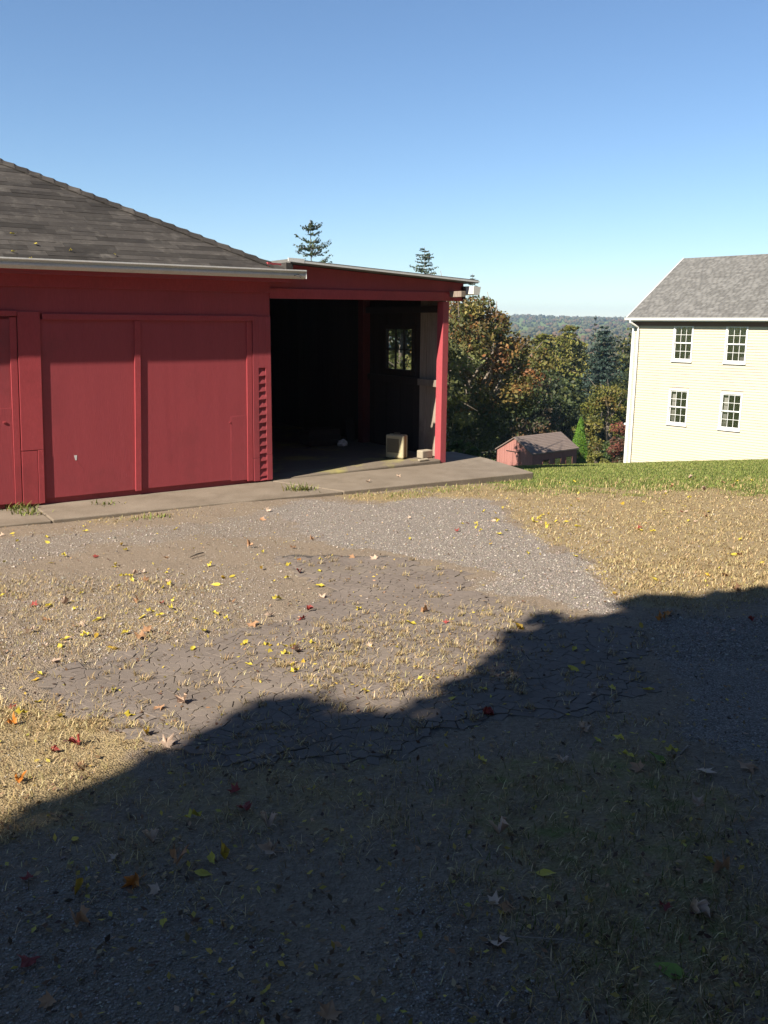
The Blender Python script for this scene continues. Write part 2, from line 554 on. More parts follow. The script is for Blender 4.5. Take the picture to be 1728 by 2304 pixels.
def edge(sock, n, lo=0.35, hi=0.65):
    """zone weight broken up by noise"""
    a = N(nt, 'ShaderNodeMath', operation='MULTIPLY_ADD')
    L(nt, n, a.inputs[0])
    a.inputs[1].default_value = 0.8
    a.inputs[2].default_value = -0.4
    b = N(nt, 'ShaderNodeMath', operation='ADD')
    L(nt, sock, b.inputs[0])
    L(nt, a.outputs[0], b.inputs[1])
    r = N(nt, 'ShaderNodeMapRange')
    r.interpolation_type = 'SMOOTHSTEP'
    r.inputs['From Min'].default_value = lo
    r.inputs['From Max'].default_value = hi
    L(nt, b.outputs[0], r.inputs['Value'])
    return r.outputs[0]


c = mixc(nt, edge(att.outputs['Alpha'], nm), dirt, asp)
c = mixc(nt, edge(sep.outputs[0], nf), c, gra)
c = mixc(nt, edge(sep.outputs[1], nm), c, dry)
c = mixc(nt, edge(sep.outputs[2], nm), c, grn)
b = N(nt, 'ShaderNodeBsdfPrincipled')
b.inputs['Roughness'].default_value = 0.95
b.inputs['Specular IOR Level'].default_value = 0.1
L(nt, c, b.inputs['Base Color'])
hsum = N(nt, 'ShaderNodeMath', operation='ADD')
L(nt, nf, hsum.inputs[0])
L(nt, vor.outputs['Distance'], hsum.inputs[1])
bp = N(nt, 'ShaderNodeBump', Strength=0.7, Distance=0.012)
L(nt, hsum.outputs[0], bp.inputs['Height'])
L(nt, bp.outputs[0], b.inputs['Normal'])
L(nt, b.outputs[0], out.inputs[0])
M['ground'] = m

gme = fast_mesh('ground', gv, gf, M['ground'], smooth=True)
zc = np.zeros((len(gv), 4), np.float32)
nearv = (np.abs(gv[:, 0]) < 45) & (np.abs(gv[:, 1] - 10) < 45)
zc[:, 2] = 1.0
for k, ch in (('gravel', 0), ('dry', 1), ('green', 2), ('asphalt', 3)):
    zc[nearv, ch] = zone(k, gv[nearv, 0], gv[nearv, 1])
za = gme.attributes.new('zones', 'FLOAT_COLOR', 'POINT')
za.data.foreach_set('color', zc.ravel())
ground = tag(link('ground', gme), kind='structure')

# --- cracked asphalt: every plate is its own piece
SURF = lambda x, y: ground_z(x, y) + np.exp(-((x - 1) ** 2 + (y - 7) ** 2) / 160) * (0.012 * wob(x, y, 2.3) + 0.006 * wob(x, y, 9.1, 2))
cell = 0.066
ax = np.arange(-2.6, 3.4, cell)
ay = np.arange(2.6, 7.4, cell)
PX, PY = np.meshgrid(ax, ay)
PX = PX + (np.arange(len(ay)) % 2)[:, None] * cell * 0.5
PX = PX + rng.uniform(-0.55, 0.55, PX.shape) * cell
PY = PY + rng.uniform(-0.55, 0.55, PY.shape) * cell
WA = zone('asphalt', PX, PY) - 0.55 * (zone('gravel', PX, PY) > 0.5)


def clip(poly, mx, my, dx, dy):
    o = []
    n = len(poly)
    for i in range(n):
        a, b2 = poly[i], poly[(i + 1) % n]
        da = (a[0] - mx) * dx + (a[1] - my) * dy
        db = (b2[0] - mx) * dx + (b2[1] - my) * dy
        if da <= 0: o.append(a)
        if (da < 0 < db) or (db < 0 < da):
            t = da / (da - db)
            o.append((a[0] + t * (b2[0] - a[0]), a[1] + t * (b2[1] - a[1])))
    return o


plates = []
H, W_ = PX.shape
for j in range(2, H - 2):
    for i in range(2, W_ - 2):
        if WA[j, i] < 0.45: continue
        x, y = PX[j, i], PY[j, i]
        if x * 0.67 - y * 0.74 > 1.5: continue
        poly = [(x - 0.2, y - 0.2), (x + 0.2, y - 0.2), (x + 0.2, y + 0.2), (x - 0.2, y + 0.2)]
        for jj in range(-2, 3):
            for ii in range(-2, 3):
                if ii == 0 and jj == 0: continue
                qx, qy = PX[j + jj, i + ii], PY[j + jj, i + ii]
                hx, hy = (x + qx) * 0.5, (y + qy) * 0.5
                gap = 0.0004 + 0.0025 * max(0.0, math.sin(31 * hx + 2.1 * math.sin(19 * hy)) * math.sin(37 * hy + 2 * math.sin(23 * hx)) + 0.12) ** 1.3
                ddx, ddy = qx - x, qy - y
                l = math.hypot(ddx, ddy)
                mx, my = (x + qx) / 2 - ddx / l * gap, (y + qy) / 2 - ddy / l * gap
                poly = clip(poly, mx, my, ddx, ddy)
                if len(poly) < 3: break
            if len(poly) < 3: break
        if len(poly) < 3: continue
        cxp = sum(p[0] for p in poly) / len(poly)
        cyp = sum(p[1] for p in poly) / len(poly)
        area = 0.5 * abs(sum(poly[k][0] * poly[(k + 1) % len(poly)][1] - poly[(k + 1) % len(poly)][0] * poly[k][1] for k in range(len(poly))))
        if area < 0.0008: continue
        lift = 0.003 + 0.004 * float(WA[j, i] > 0.7) + 0.0016 * rnd.random() + 0.003 * float(wob(np.array(x), np.array(y), 5))
        tx, ty = rnd.gauss(0, 0.018), rnd.gauss(0, 0.018)
        vs, n = [], len(poly)
        for (sc, h) in ((1.0, -0.012), (1.0, -0.0014), (0.93, 0.0)):
            for p in poly:
                ex, ey = cxp + (p[0] - cxp) * sc, cyp + (p[1] - cyp) * sc
                vs.append((ex, ey, float(SURF(ex, ey)) + lift + h + tx * (ex - cxp) + ty * (ey - cyp)))
        fs = []
        for r_ in (0, 1):
            for k in range(n):
                q = (k + 1) % n
                fs.append((r_ * n + k, r_ * n + q, (r_ + 1) * n + q, (r_ + 1) * n + k))
        fs.append(tuple(range(2 * n, 3 * n)))
        # apparent size decides which plates become single parts
        dist2 = cxp ** 2 + cyp ** 2 + 2.5
        sun_lit = (cyp - 3.2) * 0.81 - (cxp + 0.1) * 0.59 > 0
        plates.append((area / dist2 ** 1.5 * (1.5 if sun_lit else 0.5), vs, fs))
plates.sort(key=lambda p: -p[0])
for a, vs, fs in plates[:290]:
    MB().add(vs, fs).build('asphalt_piece', M['asphalt'], ground)
rest = MB()
for a, vs, fs in plates[290:]: rest.add(vs, fs)
tag(rest.build('asphalt_pieces', M['asphalt'], ground), kind='stuff')

# ------------------------------------------------------------------ barn
ANG = R(56)
BP = np.array([0.872, 13.429, -0.55])
BX = np.array([math.sin(ANG), math.cos(ANG), 0])
BY = np.array([-BX[1], BX[0], 0])


def bw(s, y, z): return BP + s * BX + y * BY + np.array([0, 0, z])


def blocal(p):
    q = np.asarray(p) - BP
    return q @ BX, q @ BY, q[2]


barn = empty('red_barn', BP, math.atan2(BX[1], BX[0]))
tag(barn, 'long red barn with a dark hip roof, sliding doors and an open shed bay', 'barn')


def lean(p):
    s, y, z = p
    k = 0.046 * min(1.0, max(0.0, (-2.93 - s) / 1.1 + 0.12))
    return (s + k * (z - 1.0), y, z)


EAVE = 2.72
wall = MB(lean)
wall.box(-14, -3.40, 0.03, 0.13, -0.3, 2.75)                    # wall behind the doors
wall.box(-14, -2.915, -0.004, 0.03, 2.215, 2.75)                # boarding above the doors
wall.box(-3.40, -2.915, 0.03, 0.13, -0.3, 2.75)
wall.box(-3.015, -2.915, 0.13, 6.0, -0.3, 2.885)                 # inner partition towards the open bay
wall.box(-14, -13.9, 0.13, 6.0, -0.3, 2.75)
wall.box(-14, -2.915, 6.0, 6.1, -0.3, 2.75)
wall.build('wall', M['red'], barn)
MB(lean).box(-14, -2.915, -0.035, -0.004, 2.52, 2.72).build('under_eave_board', M['red_trim'], barn)
hb = MB(lean)
hb.box(-5.86, -3.17, -0.03, -0.005, 2.155, 2.22)
hb.build('door_track_board', M['red_trim'], barn, 0.004)
MB(lean).box(-9.2, -6.135, -0.03, -0.005, 2.19, 2.25).build('door_track_board', M['red_trim'], barn, 0.004)


def barn_door(s0, s1, seam=None, patch=None):
    d = MB(lean).box(s0, s1, 0.0, 0.025, 0.07, 2.16).build('sliding_door', M['red'], barn)
    return d


d1 = barn_door(-5.905, -4.76)
d2 = barn_door(-4.74, -3.27)
d3 = barn_door(-9.0, -6.17)
MB(lean).box(-4.79, -4.715, -0.019, 0.0, 0.05, 2.15).build('stile', M['red_trim'], d2, 0.003)
MB(lean).box(-3.272, -3.195, -0.013, 0.02, 0.03, 2.15).build('stile', M['red_trim'], d2, 0.003)
MB(lean).box(-6.215, -6.14, -0.013, 0.02, 0.03, 2.18).build('stile', M['red_trim'], d3, 0.003)
MB(lean).box(-3.505, -3.275, -0.003, 0.0, 0.05, 0.92).build('patch_panel', M['red'], d2, 0.002)
MB(lean).box(-6.48, -6.218, -0.003, 0.0, 0.05, 1.16).build('patch_panel', M['red'], d3, 0.002)
hs = MB(lean).box(-6.32, -6.285, -0.012, -0.005, 0.99, 1.01)
hs.build('door_handle', M['red_trim'], d3, 0.004)
hs = MB(lean).box(-3.522, -3.510, -0.008, 0.0, 0.83, 0.85)
hs.build('latch', M['red_trim'], d2, 0.003)
# scraped paint on the left door
MB(lean).hexa([(-5.52, -0.002, 0.5), (-5.505, -0.002, 0.5), (-5.505, 0, 0.5), (-5.52, 0, 0.5),
               (-5.535, -0.002, 0.56), (-5.50, -0.002, 0.56), (-5.50, 0, 0.56), (-5.535, 0, 0.56)]).build('scrape_mark', M['white'], d1)
MB(lean).hexa([(-5.425, -0.002, 0.37), (-5.42, -0.002, 0.37), (-5.42, 0, 0.37), (-5.425, 0, 0.37),
               (-5.515, -0.002, 0.5), (-5.508, -0.002, 0.5), (-5.508, 0, 0.5), (-5.515, 0, 0.5)]).build('scrape_mark', M['post_red'], d1)
# door post with its lower replacement board
pp = MB(lean).box(-6.13, -5.885, -0.021, 0.03, 0.66, 2.24).build('door_post', M['red_trim'], barn, 0.003)
MB(lean).box(-6.13, -5.955, -0.0195, 0.03, 0.02, 0.652).build('lower_board', M['red_trim'], pp, 0.003)
MB(lean).box(-5.95, -5.885, -0.023, 0.03, 0.02, 0.656).build('side_strip', M['red_trim'], pp, 0.003)
# corner board with its slot of tilted slats
cb = MB(lean)
cb.box(-3.185, -3.10, -0.018, 0.03, 0.335, 2.215)
cb.box(-3.185, -3.10, -0.020, 0.03, 0.02, 0.33)
cb.box(-2.995, -2.915, -0.018, 0.03, 0.375, 2.215)
cb.box(-2.995, -2.915, -0.0195, 0.03, 0.02, 0.37)
cb.box(-3.10, -2.995, -0.018, 0.03, 1.545, 2.215)
cbo = cb.build('corner_board', M['red'], barn, 0.002)
for i in range(15):
    z1 = 1.54 - 0.1045 * i
    z0 = max(0.02, z1 - 0.1035)
    j = rnd.uniform(-0.002, 0.002)
    MB(lean).hexa([(-3.099, -0.020 + j, z0), (-2.996, -0.017 + j, z0 + 0.006), (-2.996, 0.02, z0 + 0.006), (-3.099, 0.02, z0),
                   (-3.099, 0.006, z1), (-2.996, 0.002, z1), (-2.996, 0.02, z1), (-3.099, 0.02, z1)]).build('louver_slat', M['red'], cbo)

# hip roof
PIT = math.tan(R(27))
OV = 0.18
EZ = 2.755


def roof_pt(s, y): return (s, y, EZ + (y + OV) * PIT)


RE = -2.60          # right eave corner of the hip
roof = MB()
yr = 3.05           # ridge line
A0, A1, B0, B1 = (-14.3, -OV), (RE, -OV), (-14.3 + yr + OV, yr), (RE - yr - OV, yr)
Tp = lambda s, y, dz=0: (s, y, EZ + dz + (min(y, 2 * yr - y) + OV) * PIT)
C0, C1 = (-14.3, 2 * yr + OV), (RE, 2 * yr + OV)
vs = []
for dz in (0, -0.05):
    vs += [(A0[0], A0[1], EZ + dz), (A1[0], A1[1], EZ + dz), (C1[0], C1[1], EZ + dz), (C0[0], C0[1], EZ + dz),
           (B0[0], yr, EZ + dz + (yr + OV) * PIT), (B1[0], yr, EZ + dz + (yr + OV) * PIT)]
fs = [(0, 1, 5, 4), (1, 2, 5), (2, 3, 4, 5), (3, 0, 4), (6, 10, 11, 7), (7, 11, 8), (8, 11, 10, 9), (9, 10, 6),
      (0, 6, 7, 1), (1, 7, 8, 2), (2, 8, 9, 3), (3, 9, 6, 0)]
roof.add(vs, fs)
roofo = roof.build('hip_roof', M['shingle'], barn)
# shingles on the front slope, each one a piece
EXPO = 0.128
nrow = int((yr + OV) / math.cos(math.atan(PIT)) / EXPO)
shing = []
cs, sn = math.cos(math.atan(PIT)), math.sin(math.atan(PIT))
for r_ in range(nrow):
    t0 = r_ * EXPO - 0.02
    t1 = t0 + EXPO + 0.05
    y0, y1 = -OV + t0 * cs, -OV + t1 * cs
    smax = RE - max(0, (t0 * cs)) - 0.03
    s = smax
    first = True
    while s > -9.6:
        w = rnd.choice((0.305, 0.305, 0.61, 0.61, 0.914)) if not first else rnd.uniform(0.1, 0.5)
        first = False
        s0 = s - w
        if rnd.random() < 0.45: w2 = 0.305; s0 = s - w - 0.0
        cut = min(w, max(0.0, (t1 - t0) * cs))
        h0 = 0.006 + rnd.uniform(-0.001, 0.003)
        j = rnd.uniform(-0.003, 0.004)
        up_ = (-sn, cs)
        def q(ss, t, h):
            return (ss, -OV + t * cs - sn * h, EZ + t * sn + cs * h)
        topR = min(s - 0.003, RE - max(0, t1 * cs) - 0.01)
        p = [q(s0, t0 + j, 0.001), q(s - 0.003, t0 + j, 0.001), q(topR, t1, 0.0), q(s0, t1, 0.0),
             q(s0, t0 + j, h0), q(s - 0.003, t0 + j, h0), q(topR, t1, 0.004), q(s0, t1, 0.004)]
        vis = (s0 + w / 2) > -6.0 - 0.33 * r_ * EXPO - 0.2
        shing.append((vis, p))
        s = s0
seen = [p for v_, p in shing if v_]
hid = [p for v_, p in shing if not v_]
for p in seen[:298]:
    MB().hexa(p).build('shingle', M['shingle'], roofo)
rs = MB()
for p in seen[298:] + hid: rs.hexa(p)
tag(rs.build('shingles', M['shingle'], roofo), kind='stuff')
# ridge caps along the hip
hipd = np.array([-1, 1, PIT])
for i in range(24):
    a = np.array([RE + 0.02, -OV - 0.02, EZ + 0.008]) + hipd * (i * 0.135)
    b_ = a + hipd * 0.165
    n1, n2 = np.array([0.125, 0.02, -0.058]), np.array([-0.02, -0.125, -0.058])
    l1, l2 = np.array([0, 0, 0.03]), np.array([0, 0, 0.012])
    vs = [a + n1 + l1 * 0.45, a + l1 * 0.75, a + n2 + l1 * 0.45, b_ + n1, b_ + l2, b_ + n2,
          a + n1, a + l1, a + n2, b_ + n1 - (0, 0, 0.01), b_ + l2 - (0, 0, 0.01), b_ + n2 - (0, 0, 0.01)]
    MB().add(vs, [(0, 1, 4, 3), (1, 2, 5, 4), (6, 7, 1, 0), (7, 8, 2, 1), (9, 10, 7, 6), (10, 11, 8, 7),
                  (0, 3, 9, 6), (2, 8, 11, 5), (3, 4, 10, 9), (4, 5, 11, 10)]).build('ridge_cap', M['shingle'], roofo)
# gutter: an open K-profile trough
gp = [(y_ + 0.095, z_) for y_, z_ in [(-0.272, 2.70), (-0.30, 2.70), (-0.352, 2.735), (-0.352, 2.752), (-0.335, 2.768), (-0.340, 2.785), (-0.372, 2.796), (-0.372, 2.812), (-0.357, 2.812),
      (-0.357, 2.804), (-0.324, 2.79), (-0.324, 2.765), (-0.338, 2.748), (-0.30, 2.708), (-0.276, 2.708), (-0.276, 2.80), (-0.272, 2.80)]]
gut = MB().extrude(gp, -14.2, -2.49, 'x')
gut.build('gutter', M['white'], barn)
MB().box(-2.492, -2.487, -0.27, -0.177, 2.702, 2.80).build('gutter_end_cap', M['white'], barn)
MB().box(-14.1, -2.66, -0.176, -0.036, 2.655, 2.68).build('soffit', M['red'], barn)
MB().box(-14.1, -2.66, -0.175, -0.15, 2.68, 2.755).build('fascia_board', M['red_trim'], barn)

# ------------------------------------------------------------------ open shed bay (part of the barn)
rk = lambda s: 2.89 + (s + 2.54) * (-0.165 / 3.11)      # underside of the lean-to roof
hd = MB()
hd.extrude([(-2.915, 2.45), (0.38, 2.475), (0.38, rk(0.38)), (-2.915, rk(-2.915))], 0.0, 0.11, 'y')
hd.build('header_board', M['red'], barn)
MB().extrude([(-2.914, 2.449), (0.36, 2.474), (0.36, 2.60), (-2.914, 2.58)], -0.024, -0.001, 'y').build('header_trim', M['red_trim'], barn, 0.003)
rf = MB().extrude([(-2.66, rk(-2.66) + 0.01), (0.55, rk(0.55) + 0.01), (0.55, rk(0.55) + 0.06), (-2.66, rk(-2.66) + 0.06)], -0.15, 6.1, 'y')
ltr = rf.build('lean_to_roof', M['house_shingle'], barn)
MB().extrude([(-2.45, rk(-2.45) + 0.022), (0.56, rk(0.56) + 0.022), (0.56, rk(0.56) + 0.045), (-2.45, rk(-2.45) + 0.045)], -0.165, -0.151, 'y').build('drip_edge', M['white'], ltr)
MB().extrude([(-2.70, rk(-2.6) + 0.03), (-2.46, rk(-2.46) + 0.02), (-2.46, rk(-2.46) + 0.075), (-2.70, rk(-2.6) + 0.075)], -0.166, -0.152, 'y').build('flashing', M['white'], ltr)
MB().box(0.0, 0.112, -0.002, 0.145, 0.0, 2.46).build('corner_post', M['post_red'], barn, 0.006)
MB().box(0.10, 0.185, -0.30, 0.02, 2.525, 2.61).build('beam_end', M['wood'], barn, 0.004)
MB().box(0.34, 0.378, -0.06, 6.0, 2.50, 2.69).build('fascia_board', M['darkwood'], barn)
gp2 = [(0.38, 2.575), (0.44, 2.56), (0.49, 2.57), (0.515, 2.672), (0.50, 2.675), (0.48, 2.585), (0.44, 2.572), (0.388, 2.585), (0.388, 2.69), (0.38, 2.69)]
MB().extrude(gp2, -0.24, 6.0, 'y').build('gutter', M['white'], barn)
MB().extrude([(0.38, 2.57), (0.44, 2.555), (0.495, 2.565), (0.52, 2.68), (0.38, 2.69)], -0.246, -0.241, 'y').build('gutter_end_cap', M['white'], barn)
MB().extrude([(-2.72, 2.70), (-2.62, 2.70), (-2.62, rk(-2.62) + 0.008), (-2.72, rk(-2.72) + 0.008)], -0.14, 6.0, 'y').build('light_stop_board', M['shingle'], barn)  # added board that shuts sunlight out of the roof gap
# side wall of single planks, with a window opening
WY0, WY1, WZ0, WZ1 = 0.90, 1.70, 1.37, 2.06
yy = 0.15
while yy < 6.0:
    w = rnd.uniform(0.16, 0.24)
    y1 = min(yy + w, 6.0)
    if yy < WY0 < y1: y1 = WY0
    if yy < WY1 < y1: y1 = WY1
    sx = 0.118 + rnd.uniform(-0.004, 0.004)
    segs = [(0.066, rk(0.1) - 0.02)]
    if yy >= WY0 - 1e-6 and y1 <= WY1 + 1e-6: segs = [(0.066, WZ0), (WZ1, rk(0.1) - 0.02)]
    for a, b2 in segs:
        MB().box(sx, sx + 0.025, yy + 0.003, y1 - 0.003, a, b2).build('plank', M['wood'] if yy < 0.62 else M['darkwood'], barn)  # planks behind the sunlit front use darker wood, painting in the bay's shade
    yy = y1
MB().box(0.15, 0.17, 0.147, WY0, -0.3, 2.62).build('outer_siding', M['red'], barn)
MB().box(0.15, 0.17, WY1, 6.0, -0.3, 2.62).build('outer_siding', M['red'], barn)
MB().box(0.15, 0.17, WY0, WY1, -0.3, WZ0).build('outer_siding', M['red'], barn)
MB().box(0.15, 0.17, WY0, WY1, WZ1, 2.62).build('outer_siding', M['red'], barn)
sw = MB()
for (a, b2, c2, d2_) in ((WY0 - 0.05, WY0 + 0.03, WZ0 - 0.05, WZ1 + 0.04), (WY1 - 0.03, WY1 + 0.05, WZ0 - 0.05, WZ1 + 0.04)):
    sw.box(0.09, 0.145, a, b2, c2, d2_)
sw.box(0.09, 0.145, WY0 + 0.03, WY1 - 0.03, WZ1 - 0.02, WZ1 + 0.04)
sw.box(0.075, 0.145, WY0 + 0.03, WY1 - 0.03, WZ0 - 0.06, WZ0 + 0.02)
win = sw.build('window', M['darkwood'], barn)
mb = MB()
wy = [WY0 + 0.03 + k * (WY1 - WY0 - 0.06) / 3 for k in range(4)]
zm = (WZ0 + 0.02 + WZ1 - 0.02) / 2
for k in (1, 2): mb.box(0.105, 0.135, wy[k] - 0.01, wy[k] + 0.01, WZ0 + 0.02, WZ1 - 0.02)
mb.box(0.107, 0.133, wy[0], wy[3], zm - 0.01, zm + 0.01)
mb.build('muntin', M['darkwood'], win)
for k in range(3):
    for (a, b2) in ((WZ0 + 0.02, zm - 0.01), (zm + 0.01, WZ1 - 0.02)):
        MB().box(0.118, 0.122, wy[k] + 0.01, wy[k + 1] - 0.01, a, b2).build('pane', M['old_glass'], win)
MB().box(0.02, 0.113, 0.15, 0.66, 1.17, 1.275).build('ledge', M['wood'], barn, 0.003)
MB().box(0.06, 0.113, 0.663, 2.2, 1.17, 1.275).build('girt', M['darkwood'], barn, 0.003)  # rear rail in the dark wood too, bay shade put into its colour
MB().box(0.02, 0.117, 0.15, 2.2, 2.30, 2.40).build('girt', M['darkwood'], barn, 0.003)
MB().box(-0.03, 0.117, 2.2, 2.36, 0.06, 2.7).build('inner_post', M['shaded_red'], barn, 0.004)
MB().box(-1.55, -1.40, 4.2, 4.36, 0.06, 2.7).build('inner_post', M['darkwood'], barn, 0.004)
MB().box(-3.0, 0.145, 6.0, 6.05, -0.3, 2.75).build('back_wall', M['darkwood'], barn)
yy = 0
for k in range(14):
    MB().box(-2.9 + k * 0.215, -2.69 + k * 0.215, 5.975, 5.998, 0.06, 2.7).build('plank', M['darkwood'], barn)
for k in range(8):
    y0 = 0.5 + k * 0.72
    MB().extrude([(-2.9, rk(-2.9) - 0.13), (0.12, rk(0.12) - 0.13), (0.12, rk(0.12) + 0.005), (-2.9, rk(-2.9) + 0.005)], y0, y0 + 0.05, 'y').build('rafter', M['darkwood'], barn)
# raised floor with a worn front lip
fl = MB()
fl.hexa([(-2.912, 0.05, -0.2), (-0.012, -0.05, -0.2), (-0.012, 0.3, -0.2), (-2.99, 0.3, -0.2),
         (-2.912, 0.05, 0.004), (-0.012, -0.04, 0.062), (-0.012, 0.3, 0.064), (-2.99, 0.3, 0.03)])
fl.hexa([(-2.99, 0.3, -0.2), (0.149, 0.3, -0.2), (0.149, 5.999, -0.2), (-2.99, 5.999, -0.2),
         (-2.99, 0.3, 0.03), (0.149, 0.3, 0.064), (0.149, 5.999, 0.062), (-2.99, 5.999, 0.062)])
fl.box(-0.012, 0.116, 0.15, 0.3, -0.2, 0.064)
fl.build('floor_slab', M['floorc'], barn, 0.02)

# concrete apron
apron = tag(empty('concrete_apron', BP, math.atan2(BX[1], BX[0])), kind='structure')
def slab(pts, h=0.0):
    n = len(pts)
    vs = [(p[0], p[1], h) for p in pts] + [(p[0], p[1], -0.25) for p in pts]
    fs = [tuple(range(n)), tuple(range(n, 2 * n))[::-1]] + [(i, n + i, n + (i + 1) % n, (i + 1) % n) for i in range(n)]
    o = MB().add(vs, fs).build('slab', M['concrete'], apron, 0.012)
    return o
slab([(0.655, -1.41), (0.965, 0.0), (0.965, 0.9), (0.15, 0.9), (0.15, 0.02), (-2.93, 0.02), (-2.47, -1.165)])
slab([(-2.484, -1.16), (-2.944, 0.02), (-6.05, 0.03), (-6.05, -0.87)], -0.004)
slab([(-6.062, -0.87), (-6.062, 0.03), (-9.8, 0.03), (-9.8, -0.62)], -0.012)

# ------------------------------------------------------------------ things in the bay
def on_local_floor(px, py, z):
    d = ray(px, py)
    t = (BP[2] + z - EYE[2]) / d[2]
    return EYE + d * t


p = on_local_floor(892, 1031, 0.06)
case = empty('suitcase', (p[0], p[1], p[2] + 0.004), R(-28))
tag(case, 'cream hard suitcase with a brown band standing upright in the open bay', 'suitcase')
def rounded(x0, x1, y0, y1, z0, z1, r=0.03):
    mbx = MB().box(x0, x1, y0, y1, z0, z1)
    return mbx
o = rounded(-0.17, 0.15, -0.055, -0.003, 0, 0.37).build('shell', M['case'], case, 0.03)
o = rounded(-0.17, 0.15, 0.05, 0.10, 0, 0.37).build('shell', M['case'], case, 0.03)
rounded(-0.165, 0.145, -0.004, 0.051, 0.006, 0.364).build('band', M['case_brown'], case, 0.02)
rounded(-0.14, 0.07, -0.060, -0.05, 0.09, 0.31).build('side_panel', M['case_dark'], case, 0.004)
hd = MB().tube([(-0.06, 0.023, 0.362), (-0.05, 0.023, 0.392), (0.04, 0.023, 0.392), (0.05, 0.023, 0.362)], [0.009] * 4, 6)
hd.build('handle', M['case_dark'], case)
MB().box(-0.02, 0.0, -0.058, -0.05, 0.01, 0.035).build('clasp', M['metal'], case)

p = on_local_floor(961, 1031, 0.06)
cbk = MB()
cbk.box(-0.12, 0.10, -0.07, 0.07, 0.0, 0.125)
o = cbk.build('concrete_block', M['block'], None, 0.015)
o.location = (p[0] - 0.03, p[1] + 0.02, p[2] + 0.004)
o.rotation_euler = (0, 0, R(40))
tag(o, 'pale concrete block at the foot of the red corner post', 'block')
p = on_local_floor(952, 1037, 0.06)
o = MB().box(-0.085, 0.085, -0.03, 0.03, 0, 0.03).build('stone_slab', M['block'], None, 0.01)
o.location = (p[0], p[1], p[2] + 0.003)
o.rotation_euler = (R(2), R(-3), R(30))
tag(o, 'thin flat stone lying in front of the concrete block', 'stone')
def lump(name, r, loc, mat, label, cat, seed, flat=0.6):
    rr = random.Random(seed)
    import bmesh
    bm = bmesh.new()
    bmesh.ops.create_icosphere(bm, subdivisions=2, radius=r)
    for v_ in bm.verts:
        k = 1 + 0.35 * math.sin(7 * v_.co.x / r + seed) * math.sin(5 * v_.co.y / r + 2) + rr.uniform(-0.13, 0.13)
        v_.co *= k
        v_.co.z = max(-0.0, (v_.co.z + r * 0.6) * flat)
    me = bpy.data.meshes.new(name)
    bm.to_mesh(me)
    bm.free()
    me.materials.append(mat)
    o = link(name, me, None, loc)
    return tag(o, label, cat)
p = on_local_floor(973, 1040, 0.0)
lump('stone', 0.05, (p[0], p[1], p[2]), M['block'], 'rounded brown stone touching the base of the corner post', 'stone', 3)
p = on_local_floor(771, 1003, 0.06)
lump('plastic_bag', 0.085, (p[0], p[1], p[2] + 0.002), M['plastic_bag'], 'crumpled white plastic bag on the dark bay floor', 'bag', 9, 0.8)
p = on_local_floor(720, 1000, 0.06)
cr_ = empty('wooden_crate', (p[0], p[1], p[2] + 0.002), R(30))
tag(cr_, 'low dark wooden crate in the shade of the open bay', 'crate')
for k in range(3):
    MB().box(-0.3, 0.3, -0.2, -0.18, 0.01 + k * 0.09, 0.09 + k * 0.09).build('slat', M['darkwood'], cr_)
    MB().box(-0.3, 0.3, 0.18, 0.2, 0.01 + k * 0.09, 0.09 + k * 0.09).build('slat', M['darkwood'], cr_)
    MB().box(-0.3, -0.28, -0.178, 0.178, 0.01 + k * 0.09, 0.09 + k * 0.09).build('slat', M['darkwood'], cr_)
    MB().box(0.28, 0.3, -0.178, 0.178, 0.01 + k * 0.09, 0.09 + k * 0.09).build('slat', M['darkwood'], cr_)
MB().box(-0.278, 0.278, -0.178, 0.178, 0.0, 0.012).build('bottom', M['darkwood'], cr_)
p = on_local_floor(788, 1000, 0.06)
o = MB().box(-0.09, 0.09, -0.02, 0.02, 0, 0.42).build('leaning_board', M['darkwood'], None, 0.004)
o.location = (p[0], p[1] + 0.5, p[2] + 0.006)
o.rotation_euler = (R(-12), 0, R(30))
tag(o, 'short grey board leaning upright behind the white bag', 'board')

# ------------------------------------------------------------------ cream house
HA = R(42)
HXv = np.array([math.sin(HA), -math.cos(HA), 0])
HYv = np.array([math.cos(HA), math.sin(HA), 0])
HP = at(1424.5, 735, 38.0)
HB = 5.6
house = empty('cream_house', (HP[0], HP[1], HP[2] * 0 - HB + 0.0), math.atan2(HXv[1], HXv[0]))
tag(house, 'two storey house with cream clapboards and a grey shingle roof', 'house')
zl = lambda w: w + HB        # world height to house height
HLEN, HDEP = 12.5, 8.5
hw = MB()
hw.box(0.0, HLEN, 0.03, 0.10, 0, zl(1.80))
# the wall is cut for its windows by building it in strips
WIN = [(1.94, 2.83, 0.104, 1.594), (4.20, 5.10, 0.104, 1.594), (1.94, 2.83, -2.515, -1.025), (4.22, 5.12, -2.515, -1.025),
       (7.6, 8.5, 0.104, 1.594), (7.6, 8.5, -2.515, -1.025)]
hw = MB()
xs = [0.0, 1.94, 2.83, 4.20, 5.10, 7.6, 8.5, HLEN]
for i in range(len(xs) - 1):
    if i % 2 == 0:
        hw.box(xs[i], xs[i + 1], 0.02, 0.12, 0, zl(1.80))
    else:
        for a, b2 in ((0, zl(-2.515)), (zl(-1.025), zl(0.104)), (zl(1.594), zl(1.80))):
            hw.box(xs[i], xs[i + 1], 0.02, 0.12, a, b2)
hw.box(0.0, 0.1, 0.12, HDEP, 0, zl(1.80))
hw.box(HLEN - 0.1, HLEN, 0.12, HDEP, 0, zl(1.80))
hw.box(0.1, HLEN - 0.1, HDEP - 0.1, HDEP, 0, zl(1.80))
hw.build('wall', M['vinyl'], house)
row = 0.1085
z = zl(1.76)
